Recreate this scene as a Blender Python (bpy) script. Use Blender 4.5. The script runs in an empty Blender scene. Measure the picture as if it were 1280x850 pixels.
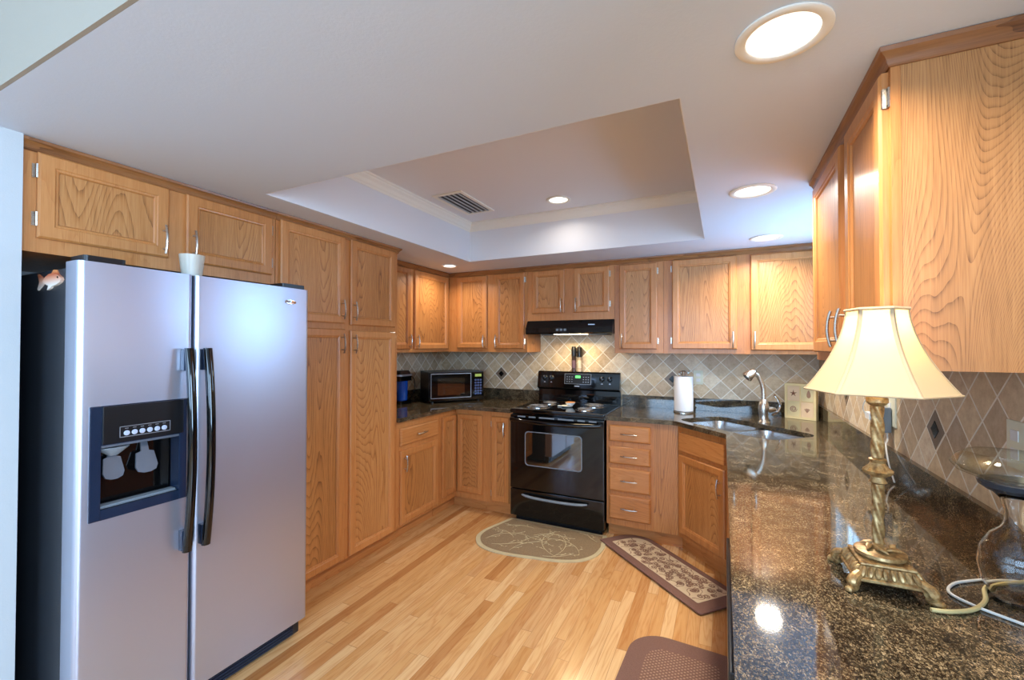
import bpy, bmesh, math, random
from mathutils import Vector, Matrix
random.seed(7)
C = bpy.context.scene.collection
scn = bpy.context.scene
PI = math.pi

# ------------------------------------------------------------------ camera
cam_d = bpy.data.cameras.new('camera'); cam = bpy.data.objects.new('camera', cam_d); C.objects.link(cam)
yaw, pitch, roll = math.radians(25.875), math.radians(.7786), math.radians(.0715)
fw = Vector((-math.sin(yaw)*math.cos(pitch), math.cos(yaw)*math.cos(pitch), math.sin(pitch)))
rt = Vector((math.cos(yaw), math.sin(yaw), 0)); up = rt.cross(fw)
rt2 = rt*math.cos(roll)+up*math.sin(roll); up2 = -rt*math.sin(roll)+up*math.cos(roll)
m = Matrix((rt2, up2, -fw)).transposed().to_4x4(); m.translation = (0, 0, 1.4417)
cam.matrix_world = m
cam_d.sensor_width = 36; cam_d.lens = 545.5/1280*36; cam_d.clip_start = .05
scn.camera = cam

# ------------------------------------------------------------------ view, world, daylight
vs = scn.view_settings
vs.view_transform = 'Standard'; vs.look = 'None'; vs.gamma = 1; vs.use_curve_mapping = False; vs.exposure = 0.27
scn.cycles.max_bounces = 16; scn.cycles.diffuse_bounces = 5; scn.cycles.glossy_bounces = 5
scn.cycles.transmission_bounces = 16; scn.cycles.transparent_max_bounces = 16
scn.cycles.caustics_reflective = False; scn.cycles.caustics_refractive = False
scn.cycles.sample_clamp_indirect = 4; scn.cycles.blur_glossy = .5
W = bpy.data.worlds.new('sky'); scn.world = W; W.use_nodes = True
bg = W.node_tree.nodes['Background']; bg.inputs[0].default_value = (.42, .68, 1, 1); bg.inputs[1].default_value = 2.2

def area(name, loc, direction, sx, sy, power, col, spread=180):
    l = bpy.data.lights.new(name, 'AREA'); l.shape = 'RECTANGLE'; l.size = sx; l.size_y = sy
    l.energy = power; l.color = col; l.spread = math.radians(spread)
    o = bpy.data.objects.new(name, l); C.objects.link(o); o.location = loc
    o.rotation_euler = Vector(direction).to_track_quat('-Z', 'Y').to_euler(); return o
DAY = (.55, .78, 1)
# daylight in the openings of the windows
area('daylight_patio', (.3, -4.42, 1.66), (0, 1, .05), 4.2, 1.3, 190, (.46, .70, 1))
area('daylight_dining', (3.42, -1.2, 1.4), (-1, 0, 0), 2.6, 1.6, 330, (.46, .70, 1))
area('daylight_sink', (.80, 2.95, 1.72), (-1, 0, 0.02), .98, .60, 27, (.30, .60, 1))

# ------------------------------------------------------------------ materials
def lin(r, g, b):
    f = lambda c: (c/255/12.92) if c/255 <= .04045 else ((c/255+.055)/1.055)**2.4
    return (f(r), f(g), f(b), 1)
class NT:
    def __init__(s, name):
        s.m = bpy.data.materials.new(name); s.m.use_nodes = True; s.t = s.m.node_tree
        s.b = s.t.nodes['Principled BSDF']
    def n(s, typ, **k):
        nd = s.t.nodes.new(typ)
        for a, v in k.items(): setattr(nd, a, v)
        return nd
    def l(s, a, b): s.t.links.new(a, b)
    def val(s, sock, v):
        if hasattr(v, 'is_output'): s.l(v, sock)
        else: sock.default_value = v
    def math(s, op, a, b=0., c=0.):
        nd = s.n('ShaderNodeMath', operation=op)
        s.val(nd.inputs[0], a); s.val(nd.inputs[1], b)
        if len(nd.inputs) > 2: s.val(nd.inputs[2], c)
        return nd.outputs[0]
    def vmath(s, op, a, b):
        nd = s.n('ShaderNodeVectorMath', operation=op); s.val(nd.inputs[0], a); s.val(nd.inputs[1], b); return nd.outputs[0]
    def comb(s, x, y, z):
        nd = s.n('ShaderNodeCombineXYZ'); s.val(nd.inputs[0], x); s.val(nd.inputs[1], y); s.val(nd.inputs[2], z); return nd.outputs[0]
    def noise(s, vec, scale, detail=3., rough=.5, dist=0.):
        nd = s.n('ShaderNodeTexNoise'); s.l(vec, nd.inputs['Vector']); nd.inputs['Scale'].default_value = scale
        nd.inputs['Detail'].default_value = detail; nd.inputs['Roughness'].default_value = rough; nd.inputs['Distortion'].default_value = dist
        return nd.outputs[0]
    def ramp(s, fac, stops, interp='LINEAR'):
        nd = s.n('ShaderNodeValToRGB'); nd.color_ramp.interpolation = interp
        el = nd.color_ramp.elements
        while len(el) > 1: el.remove(el[-1])
        el[0].position, el[0].color = stops[0]
        for p, c in stops[1:]:
            e = el.new(p); e.color = c
        s.l(fac, nd.inputs[0]); return nd.outputs[0]
    def mix(s, fac, a, b, mode='MIX'):
        nd = s.n('ShaderNodeMix', data_type='RGBA', blend_type=mode)
        s.val(nd.inputs[0], fac); s.val(nd.inputs[6], a); s.val(nd.inputs[7], b); return nd.outputs[2]
    def bump(s, h, strength, dist=.002):
        nd = s.n('ShaderNodeBump'); nd.inputs['Strength'].default_value = strength; nd.inputs['Distance'].default_value = dist
        s.l(h, nd.inputs['Height']); s.l(nd.outputs[0], s.b.inputs['Normal'])
    def set(s, **k):
        for a, v in k.items(): s.val(s.b.inputs[a.replace('_', ' ')], v)
        return s.m

def plain(name, col, rough=.5, metal=0., **k):
    t = NT(name); co = t.n('ShaderNodeTexCoord').outputs['Object']
    nz = t.noise(co, 14, 3)
    c2 = tuple(min(1, x*1.06) for x in col[:3])+(1,); c1 = tuple(x*.94 for x in col[:3])+(1,)
    t.set(Base_Color=t.ramp(nz, [(.3, c1), (.7, c2)]), Roughness=rough, Metallic=metal)
    for a, v in k.items(): t.b.inputs[a.replace('_', ' ')].default_value = v
    return t.m

def oak(name, axis, base, dark, light, rings=5., rough=.40, coarse=1., contrast=.55):
    """axis: 'v' grain runs up; 'h' grain runs level"""
    t = NT(name)
    co = t.n('ShaderNodeTexCoord').outputs['Object']
    rnd = t.n('ShaderNodeObjectInfo').outputs['Random']
    off = t.comb(t.math('MULTIPLY', rnd, 37.), t.math('MULTIPLY', rnd, 53.), t.math('MULTIPLY', rnd, 29.))
    p = t.vmath('ADD', co, off)
    s1 = (1., 1., .13) if axis == 'v' else (.13, .13, 1.)
    s2 = (1., 1., .035) if axis == 'v' else (.035, .035, 1.)
    big = t.noise(t.vmath('MULTIPLY', p, s1), 3.2*coarse, 1.5, .4, .15)
    wob = t.noise(t.vmath('MULTIPLY', p, s1), 26., 2., .5)
    ring = t.math('FRACT', t.math('ADD', t.math('MULTIPLY', big, rings*3.2), t.math('MULTIPLY', wob, 1.2)))
    rdark = t.math('POWER', ring, 5.)
    fine = t.noise(t.vmath('MULTIPLY', p, s2), 300., 2., .65)
    mid = t.noise(t.vmath('MULTIPLY', p, s2), 45., 3., .6)
    tone = t.noise(t.vmath('MULTIPLY', p, s1), 2.0, 1.)
    pores = t.math('MULTIPLY', t.math('MULTIPLY', fine, rdark), contrast)
    fac = t.math('ADD', pores, t.math('ADD', t.math('MULTIPLY', fine, .42), t.math('MULTIPLY', mid, .42)))
    fac = t.math('ADD', fac, t.math('MULTIPLY', t.math('SUBTRACT', tone, .5), .35))
    fac = t.math('ADD', fac, t.math('MULTIPLY', t.math('SUBTRACT', rnd, .5), .14))
    col = t.ramp(fac, [(.25, light), (.50, base), (.95, dark)])
    t.set(Base_Color=col, Roughness=rough)
    t.b.inputs['Coat Weight'].default_value = .12; t.b.inputs['Coat Roughness'].default_value = .12
    t.bump(fine, .12, .0006)
    return t.m
OB, OD, OL = lin(184, 117, 60), lin(126, 70, 32), lin(200, 136, 78)
oak_v = oak('oak_grain_up', 'v', OB, OD, OL, rings=8., contrast=.22)
oak_h = oak('oak_grain_level', 'h', OB, OD, OL, rings=9., contrast=.35)
oak_panel = oak('oak_veneer_panel', 'v', lin(178, 116, 60), lin(106, 60, 28), lin(198, 139, 82), rings=34., coarse=.8, contrast=.75)
oak_shaded = oak('oak_crown_shaded', 'h', lin(138, 86, 44), lin(82, 46, 22), lin(162, 108, 62))  # darker oak: shade under the crown is put into the colour
oak_in = plain('cabinet_inside_shadow_gap', lin(60, 34, 16), .7)

def granite():
    t = NT('granite'); co = t.n('ShaderNodeNewGeometry').outputs['Position']
    v = t.n('ShaderNodeTexVoronoi'); v.inputs['Scale'].default_value = 380; t.l(t.vmath('MULTIPLY', co, (1., .6, 1.)), v.inputs['Vector'])
    sp = t.n('ShaderNodeSeparateColor'); t.l(v.outputs['Color'], sp.inputs[0])
    v2 = t.n('ShaderNodeTexVoronoi'); v2.inputs['Scale'].default_value = 760; t.l(co, v2.inputs['Vector'])
    sp2 = t.n('ShaderNodeSeparateColor'); t.l(v2.outputs['Color'], sp2.inputs[0])
    cl = t.noise(co, 16, 3, .6)
    a = t.math('ADD', t.math('MULTIPLY', sp.outputs[0], .50), t.math('MULTIPLY', sp2.outputs[1], .38))
    a = t.math('ADD', a, t.math('MULTIPLY', t.math('SUBTRACT', cl, .5), .7))
    c = t.ramp(a, [(.10, lin(18, 16, 13)), (.34, lin(42, 37, 29)), (.50, lin(70, 60, 45)), (.64, lin(106, 89, 65)), (.80, lin(144, 124, 94)), (.95, lin(186, 164, 130))])
    t.set(Base_Color=c, Roughness=.06)
    t.b.inputs['IOR'].default_value = 1.62
    return t.m
granite_m = granite()

def tile(name, ax, a0, z0, d=.148):
    t = NT(name); g = t.n('ShaderNodeNewGeometry'); s = t.n('ShaderNodeSeparateXYZ'); t.l(g.outputs['Position'], s.inputs[0])
    a = t.math('SUBTRACT', s.outputs[ax], a0); b = t.math('SUBTRACT', s.outputs[2], z0)
    u = t.math('DIVIDE', t.math('ADD', a, b), d); v = t.math('DIVIDE', t.math('SUBTRACT', a, b), d)
    fu, fv = t.math('FRACT', u), t.math('FRACT', v)
    e = t.math('MINIMUM', t.math('MINIMUM', fu, t.math('SUBTRACT', 1., fu)), t.math('MINIMUM', fv, t.math('SUBTRACT', 1., fv)))
    wn = t.n('ShaderNodeTexWhiteNoise', noise_dimensions='3D'); t.l(t.comb(t.math('FLOOR', u), t.math('FLOOR', v), 3.), wn.inputs['Vector'])
    w = wn.outputs['Value']
    c = t.ramp(w, [(0, lin(202, 176, 142)), (.2, lin(228, 206, 172)), (.4, lin(238, 214, 174)), (.6, lin(196, 174, 146)), (.8, lin(250, 234, 206)), (1, lin(220, 190, 150))])
    nz = t.math('MULTIPLY_ADD', t.noise(g.outputs['Position'], 30, 6, .75), 2.6, -.85)
    c = t.mix(t.math('MULTIPLY', nz, .75), c, t.mix(1., c, lin(200, 178, 150), 'MULTIPLY'))
    edge = t.n('ShaderNodeMapRange'); edge.inputs[1].default_value = .018; edge.inputs[2].default_value = .036; t.l(e, edge.inputs[0])
    c = t.mix(edge.outputs[0], lin(246, 238, 222), c)
    pits = t.noise(g.outputs['Position'], 130, 3, .6)
    t.set(Base_Color=c, Roughness=.42)
    t.bump(t.math('ADD', edge.outputs[0], t.math('MULTIPLY', pits, .35)), .5, .002)
    return t.m
tile_back = tile('travertine_tile_back', 0, -.170, 1.310)
tile_side = tile('travertine_tile_side', 1, 1.937+.074, 1.163)

def floor_mat():
    t = NT('oak_strip_floor'); g = t.n('ShaderNodeNewGeometry'); s = t.n('ShaderNodeSeparateXYZ'); t.l(g.outputs['Position'], s.inputs[0])
    X, Y = s.outputs[0], s.outputs[1]
    r = t.math('DIVIDE', X, .0585); row = t.math('FLOOR', r); fr = t.math('FRACT', r)
    wn = t.n('ShaderNodeTexWhiteNoise', noise_dimensions='1D'); t.l(row, wn.inputs['W'])
    ln = t.math('ADD', t.math('MULTIPLY', wn.outputs['Value'], .6), .70)
    yy = t.math('ADD', t.math('DIVIDE', Y, ln), t.math('MULTIPLY', wn.outputs['Value'], 91.))
    col_i = t.math('FLOOR', yy); fy = t.math('FRACT', yy)
    w2 = t.n('ShaderNodeTexWhiteNoise', noise_dimensions='2D'); t.l(t.comb(row, col_i, 0.), w2.inputs['Vector'])
    id_ = w2.outputs['Value']
    base = t.ramp(id_, [(0, lin(188, 132, 78)), (.14, lin(206, 154, 96)), (.4, lin(220, 172, 112)), (.7, lin(228, 182, 124)), (.88, lin(240, 204, 150)), (1, lin(200, 144, 88))])
    off = t.math('MULTIPLY', id_, 71.)
    p = t.comb(t.math('ADD', X, off), t.math('MULTIPLY', Y, .09), off)
    big = t.noise(p, 14, 3, .5, .4); ring = t.math('FRACT', t.math('MULTIPLY', big, 9.))
    ring = t.math('POWER', t.math('ABSOLUTE', t.math('SUBTRACT', t.math('MULTIPLY', ring, 2.), 1.)), 2.)
    fine = t.noise(t.comb(t.math('ADD', X, off), t.math('MULTIPLY', Y, .03), off), 280, 2, .6)
    f = t.math('MULTIPLY', t.math('ADD', t.math('MULTIPLY', ring, .5), t.math('MULTIPLY', fine, .6)), .62)
    c = t.mix(f, base, t.mix(1., base, lin(206, 160, 112), 'MULTIPLY'))
    gap = t.math('MINIMUM', t.math('MULTIPLY', t.math('MINIMUM', fr, t.math('SUBTRACT', 1., fr)), .0585),
                 t.math('MULTIPLY', t.math('MINIMUM', fy, t.math('SUBTRACT', 1., fy)), .7))
    gm = t.n('ShaderNodeMapRange'); gm.inputs[1].default_value = .0004; gm.inputs[2].default_value = .0013; t.l(gap, gm.inputs[0])
    c = t.mix(gm.outputs[0], lin(176, 126, 80), c)
    t.set(Base_Color=c, Roughness=.27)
    t.b.inputs['Coat Weight'].default_value = .2; t.b.inputs['Coat Roughness'].default_value = .1
    t.bump(t.math('ADD', gm.outputs[0], t.math('MULTIPLY', fine, .1)), .2, .001)
    return t.m
floor_m = floor_mat()

def paint(name, col, bump=.15, scale=170):
    t = NT(name); co = t.n('ShaderNodeNewGeometry').outputs['Position']
    nz = t.noise(co, scale, 4, .6); t.set(Base_Color=col, Roughness=.65); t.bump(nz, bump, .003); return t.m
ceil_m = paint('ceiling_paint_daylight_tint', lin(212, 221, 235), .14, 120)  # neutral paint tinted blue; the daylight cast is in the colour
tray_m = paint('tray_paint', lin(226, 225, 228), .05)
wall_m = paint('wall_paint', lin(184, 186, 186), .15)
white_trim = paint('white_trim_paint', lin(236, 232, 222), .02)

def steel(name, col, rough, aniso_axis=None):
    t = NT(name); co = t.n('ShaderNodeTexCoord').outputs['Object']
    nz = t.noise(t.vmath('MULTIPLY', co, (1., 1., .02) if aniso_axis == 'v' else (.02, .02, 1.)), 420, 3, .6)
    t.set(Base_Color=col, Metallic=1., Roughness=t.math('ADD', t.math('MULTIPLY', nz, .10), rough-.05))
    t.bump(nz, .03, .0004); return t.m
fridge_steel = steel('satin_steel_door', lin(186, 190, 206), .36, 'h')
fridge_steel.node_tree.nodes['Principled BSDF'].inputs['Metallic'].default_value = .85
nickel = steel('brushed_nickel', lin(200, 192, 180), .28)
sink_steel = steel('sink_steel', lin(205, 205, 205), .25)
chrome = plain('chrome', lin(225, 225, 228), .1, 1.)
black_gloss = plain('black_gloss_enamel', lin(9, 9, 10), .06, 0.)
black_satin = plain('black_satin_plastic', lin(16, 17, 20), .3, 0.)
black_tex = NT('black_textured_side'); _co = black_tex.n('ShaderNodeTexCoord').outputs['Object']
black_tex.set(Base_Color=lin(40, 43, 48), Roughness=.38); black_tex.bump(black_tex.noise(_co, 350, 3, .6), .5, .002); black_tex = black_tex.m
dark_blue = plain('blue_black_plastic', lin(26, 38, 58), .2)
paddle_m = plain('smoky_paddle_plastic', lin(84, 90, 100), .3)
blue_reflect = plain('blue_reflection_body', lin(26, 78, 170), .12)  # blue reflection on the coffee maker body, put into the colour
grey_btn = plain('pale_grey_buttons', lin(176, 184, 202), .4)
grey_pl = plain('grey_plastic', lin(120, 128, 134), .4)
white_pl = plain('white_plastic', lin(232, 232, 228), .35)
ivory = plain('ivory_outlet_plastic', lin(228, 226, 200), .4)
paper = NT('paper_towel'); _co = paper.n('ShaderNodeTexCoord').outputs['Object']
paper.set(Base_Color=lin(240, 238, 238), Roughness=.9); paper.bump(paper.noise(_co, 160, 2), .4, .002); paper = paper.m
silver_line = plain('silver_print', lin(170, 176, 186), .3, .6)
fish_m = NT('painted_fish'); _s = fish_m.n('ShaderNodeSeparateXYZ'); fish_m.l(fish_m.n('ShaderNodeTexCoord').outputs['Generated'], _s.inputs[0])
fish_m.set(Base_Color=fish_m.ramp(_s.outputs[2], [(.2, lin(236, 226, 214)), (.5, lin(226, 170, 140)), (.75, lin(190, 96, 60)), (1, lin(224, 150, 90))]), Roughness=.4); fish_m = fish_m.m
def emis(name, col, st):
    t = NT(name); t.set(Base_Color=col, Roughness=.5); t.b.inputs['Emission Color'].default_value = col
    t.b.inputs['Emission Strength'].default_value = st; return t.m
lamp_glow = emis('lit_downlight', (1, .95, .86, 1), 4)
green_lcd = emis('green_display', (.12, .75, .18, 1), .5)
tan_rug = NT('tan_woven_rug'); _co = tan_rug.n('ShaderNodeTexCoord').outputs['Object']
tan_rug.set(Base_Color=tan_rug.ramp(tan_rug.noise(_co, 300, 3, .7), [(.35, lin(126, 102, 72)), (.65, lin(162, 136, 100))]), Roughness=.9)
tan_rug.bump(tan_rug.noise(_co, 400, 2), .6, .002); tan_rug = tan_rug.m
cream_fab = plain('cream_fabric', lin(200, 184, 142), .9)
gold_thread = plain('gold_thread', lin(204, 184, 138), .8)
brown_mat = NT('brown_mat_foam'); _co = brown_mat.n('ShaderNodeTexCoord').outputs['Object']
brown_mat.set(Base_Color=brown_mat.ramp(brown_mat.noise(_co, 260, 3), [(.3, lin(108, 76, 64)), (.7, lin(132, 96, 82))]), Roughness=.75)
brown_mat.bump(brown_mat.noise(_co, 300, 2), .3, .002); brown_mat = brown_mat.m
beige_mat = plain('beige_mat_field', lin(206, 184, 150), .85)
def knit():
    t = NT('brown_basket_knit'); s = t.n('ShaderNodeSeparateXYZ'); t.l(t.n('ShaderNodeTexCoord').outputs['Object'], s.inputs[0])
    a = t.math('SINE', t.math('MULTIPLY', s.outputs[0], 260.)); b = t.math('SINE', t.math('MULTIPLY', s.outputs[1], 330.))
    h = t.math('MULTIPLY', a, b)
    t.set(Base_Color=t.ramp(h, [(.2, lin(124, 90, 74)), (.75, lin(178, 142, 118))]), Roughness=.85); t.bump(h, .5, .003); return t.m
knit_m = knit()
gold = NT('antique_gold'); _co = gold.n('ShaderNodeTexCoord').outputs['Object']
gold.set(Base_Color=gold.ramp(gold.noise(_co, 90, 4, .6), [(.3, lin(118, 84, 50)), (.5, lin(178, 140, 88)), (.75, lin(216, 186, 130))]), Roughness=.38, Metallic=.45); gold = gold.m
def shade_mat():
    t = NT('cream_lampshade_fabric'); t.set(Base_Color=lin(228, 208, 166), Roughness=.8)
    tr = t.n('ShaderNodeBsdfTranslucent'); tr.inputs[0].default_value = lin(240, 214, 158)
    mx = t.n('ShaderNodeMixShader'); mx.inputs[0].default_value = .42
    out = t.t.nodes['Material Output']; t.l(t.b.outputs[0], mx.inputs[1]); t.l(tr.outputs[0], mx.inputs[2]); t.l(mx.outputs[0], out.inputs[0]); return t.m
shade_m = shade_mat()
braid = plain('shade_braid', lin(190, 164, 128), .8)
def glass(name, col=(1, 1, 1, 1), rough=0., ior=1.45):
    t = NT(name); t.set(Base_Color=col, Roughness=rough); t.b.inputs['Transmission Weight'].default_value = 1; t.b.inputs['IOR'].default_value = ior; return t.m
clear_glass = glass('clear_glass', (1, 1, .985, 1), 0., 1.33)
window_glass = NT('window_pane'); _tr = window_glass.n('ShaderNodeBsdfTransparent'); _gl = window_glass.n('ShaderNodeBsdfGlossy'); _gl.inputs['Roughness'].default_value = .02
_mx = window_glass.n('ShaderNodeMixShader'); _mx.inputs[0].default_value = .06
window_glass.l(_tr.outputs[0], _mx.inputs[1]); window_glass.l(_gl.outputs[0], _mx.inputs[2]); window_glass.l(_mx.outputs[0], window_glass.t.nodes['Material Output'].inputs[0]); window_glass = window_glass.m
thin_glass = NT('thin_blown_glass'); _lw = thin_glass.n('ShaderNodeLayerWeight'); _lw.inputs[0].default_value = .5
_tr = thin_glass.n('ShaderNodeBsdfTransparent'); thin_glass.l(thin_glass.mix(_lw.outputs['Facing'], (.98, .99, .97, 1), (.90, .90, .86, 1)), _tr.inputs[0])
_gl = thin_glass.n('ShaderNodeBsdfGlossy'); _gl.inputs['Roughness'].default_value = .01; _mx = thin_glass.n('ShaderNodeMixShader')
thin_glass.l(thin_glass.math('MULTIPLY_ADD', thin_glass.math('POWER', _lw.outputs['Facing'], 4.), .45, .05), _mx.inputs[0]); thin_glass.l(_tr.outputs[0], _mx.inputs[1]); thin_glass.l(_gl.outputs[0], _mx.inputs[2]); thin_glass.l(_mx.outputs[0], thin_glass.t.nodes['Material Output'].inputs[0]); thin_glass = thin_glass.m
frosted = NT('frosted_plastic'); frosted.set(Base_Color=lin(236, 230, 214), Roughness=.35); frosted.b.inputs['Transmission Weight'].default_value = .35; frosted.b.inputs['Alpha'].default_value = .8; frosted = frosted.m
tile_brown = plain('accent_border_stone', lin(128, 108, 88), .4)
tile_black = plain('accent_black_stone', lin(14, 13, 13), .15)
cream_wood = plain('distressed_cream_wood', lin(228, 208, 156), .6)
print_sage = plain('pale_sage_print', lin(220, 206, 160), .6)
print_rose = plain('pale_rose_print', lin(228, 200, 164), .6)
print_ink = plain('brown_seashell_print', lin(120, 78, 56), .6)
cord_beige = plain('beige_cord', lin(214, 196, 138), .5)
cord_white = plain('white_cord', lin(226, 224, 216), .4)
coil_m = plain('coil_grey', lin(120, 120, 122), .45, .5)
oven_glass = plain('oven_window_glass', lin(20, 20, 18), .03, 0.); oven_glass.node_tree.nodes['Principled BSDF'].inputs['IOR'].default_value = 2.6
steel_grey = plain('smoke_grey_glassware', lin(58, 61, 68), .25)

# ------------------------------------------------------------------ mesh helpers (bmeshes hold world coordinates)
def BM(): return bmesh.new()
def box(bm, x0, x1, y0, y1, z0, z1, bev=0., M=None):
    r = bmesh.ops.create_cube(bm, size=1)
    vs_ = r['verts']
    for v in vs_: v.co = Vector((x0+(v.co.x+.5)*(x1-x0), y0+(v.co.y+.5)*(y1-y0), z0+(v.co.z+.5)*(z1-z0)))
    if bev:
        es = list({e for v in vs_ for e in v.link_edges})
        g = bmesh.ops.bevel(bm, geom=es, offset=bev, segments=2, affect='EDGES', profile=.7)
        vs_ = list({v for f in g['faces'] for v in f.verts} | {v for v in vs_ if v.is_valid})
    if M is not None:
        for v in vs_: v.co = M @ v.co
    return vs_
def prism(bm, pts, z0, z1, M=None):
    """pts: 2D outline; extruded between z0 and z1"""
    a = [bm.verts.new((x, y, z0)) for x, y in pts]; b = [bm.verts.new((x, y, z1)) for x, y in pts]
    bm.faces.new(a[::-1]); bm.faces.new(b)
    n = len(pts)
    for i in range(n): bm.faces.new((a[i], a[(i+1) % n], b[(i+1) % n], b[i]))
    if M is not None:
        for v in a+b: v.co = M @ v.co
    return a+b
def lathe(bm, prof, loc=(0, 0, 0), seg=32, M=None, cap=True):
    rings = []
    for r, z in prof:
        rings.append([bm.verts.new((r*math.cos(2*PI*i/seg), r*math.sin(2*PI*i/seg), z)) for i in range(seg)])
    for a, b in zip(rings, rings[1:]):
        for i in range(seg): bm.faces.new((a[i], a[(i+1) % seg], b[(i+1) % seg], b[i]))
    if cap: bm.faces.new(rings[0][::-1]); bm.faces.new(rings[-1])
    T = Matrix.Translation(loc) if M is None else M
    for rg in rings:
        for v in rg: v.co = T @ v.co
def tube(bm, pts, rad, seg=10, cap=True, flat=1.):
    pts = [Vector(p) for p in pts]; rings = []; n = len(pts)
    rad = rad if isinstance(rad, (list, tuple)) else [rad]*n
    prev = None
    for i, p in enumerate(pts):
        d = (pts[min(i+1, n-1)]-pts[max(i-1, 0)]).normalized()
        if prev is None:
            ref = Vector((0, 0, 1)) if abs(d.z) < .9 else Vector((1, 0, 0)); u = d.cross(ref).normalized()
        else: u = (prev-d*prev.dot(d)).normalized()
        prev = u; w = d.cross(u)
        rings.append([bm.verts.new(p+(u*math.cos(2*PI*k/seg)+w*math.sin(2*PI*k/seg)*flat)*rad[i]) for k in range(seg)])
    for a, b in zip(rings, rings[1:]):
        for k in range(seg): bm.faces.new((a[k], a[(k+1) % seg], b[(k+1) % seg], b[k]))
    if cap: bm.faces.new(rings[0][::-1]); bm.faces.new(rings[-1])
def smooth_pts(P, n=8, closed=False):
    P = [Vector(p) for p in P]; out = []
    N = len(P)
    rng = range(N if closed else N-1)
    for i in rng:
        g = (lambda k: P[k % N]) if closed else (lambda k: P[max(0, min(N-1, k))])
        a, b, c, d = g(i-1), g(i), g(i+1), g(i+2)
        for k in range(n):
            t = k/n
            out.append(.5*((2*b)+(c-a)*t+(2*a-5*b+4*c-d)*t*t+(3*b-a-3*c+d)*t**3))
    if not closed: out.append(P[-1])
    return out
def rrect(x0, x1, y0, y1, r, n=6):
    if not isinstance(r, (tuple, list)): r = (r,)*4   # corners: x1y0, x1y1, x0y1, x0y0
    pts = []
    for (cx, cy, a0, rr) in ((x1, y0, -PI/2, r[0]), (x1, y1, 0, r[1]), (x0, y1, PI/2, r[2]), (x0, y0, PI, r[3])):
        ox = cx-rr if cx == x1 else cx+rr; oy = cy-rr if cy == y1 else cy+rr
        for k in range(n+1):
            a = a0+PI/2*k/n; pts.append((ox+rr*math.cos(a), oy+rr*math.sin(a)))
    return pts
def ribbon(bm, pts, w, z, h=.0012):
    """flat raised strip along 2D points"""
    pts = [Vector((p[0], p[1])) for p in pts]; n = len(pts); L = []
    for i, p in enumerate(pts):
        d = pts[min(i+1, n-1)]-pts[max(i-1, 0)]
        d = d.normalized() if d.length else Vector((1, 0)); q = Vector((-d.y, d.x))
        ww = w*(.35+.65*math.sin(PI*min(1, max(0, (i+.3)/n))))*.5
        L.append((bm.verts.new((*(p+q*ww), z)), bm.verts.new((*(p-q*ww), z)), bm.verts.new((*p, z+h))))
    for a, b in zip(L, L[1:]):
        bm.faces.new((a[0], b[0], b[2], a[2])); bm.faces.new((a[2], b[2], b[1], a[1]))
        bm.faces.new((a[0], a[1], b[1], b[0]))
def origin_of(bm):
    xs = [v.co for v in bm.verts]
    lo = [min(c[i] for c in xs) for i in range(3)]; hi = [max(c[i] for c in xs) for i in range(3)]
    return Vector(((lo[0]+hi[0])/2, (lo[1]+hi[1])/2, lo[2]))
WO = {}
def obj(name, bm, mat, parent=None, smooth=False, label=None, cat=None, group=None, kind=None, sharp=35):
    o0 = origin_of(bm)
    bmesh.ops.recalc_face_normals(bm, faces=bm.faces)
    for v in bm.verts: v.co -= o0
    me = bpy.data.meshes.new(name); bm.to_mesh(me); bm.free(); me.materials.append(mat)
    if smooth:
        for p in me.polygons: p.use_smooth = True
        me.set_sharp_from_angle(angle=math.radians(sharp))
    o = bpy.data.objects.new(name, me); C.objects.link(o)
    WO[o.name] = o0
    if parent is not None: o.parent = parent; o.location = o0-WO[parent.name]
    else: o.location = o0
    if label: o['label'] = label
    if cat: o['category'] = cat
    if group: o['group'] = group
    if kind: o['kind'] = kind
    return o
def thing(name, loc, label, cat, group=None):
    o = bpy.data.objects.new(name, None); C.objects.link(o); o.location = loc; WO[o.name] = Vector(loc)
    o.empty_display_size = .1; o['label'] = label; o['category'] = cat
    if group: o['group'] = group
    return o
def B(name, x0, x1, y0, y1, z0, z1, mat, parent=None, bev=0., **k):
    bm = BM(); box(bm, x0, x1, y0, y1, z0, z1, bev); return obj(name, bm, mat, parent, **k)
def struct(name, *a): 
    o = B(name, *a); o['kind'] = 'structure'; return o

# ------------------------------------------------------------------ room shell
CZ, TZ = 2.153, 2.47            # low ceiling, tray ceiling
WX0, WX1, WY = -2.755, .646, 3.93
struct('floor', -2.9, 3.6, -4.6, 4.05, -.1, 0, floor_m)
struct('wall_back', WX0-.12, WX1+.12, WY, WY+.1, 0, 2.6, wall_m)
struct('wall_fridge', WX0-.12, WX0, .594, WY, 0, 2.6, wall_m)
struct('wall_left', WX0-.12, -2.112, -4.5, .594, 0, 3.0, wall_m)
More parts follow.
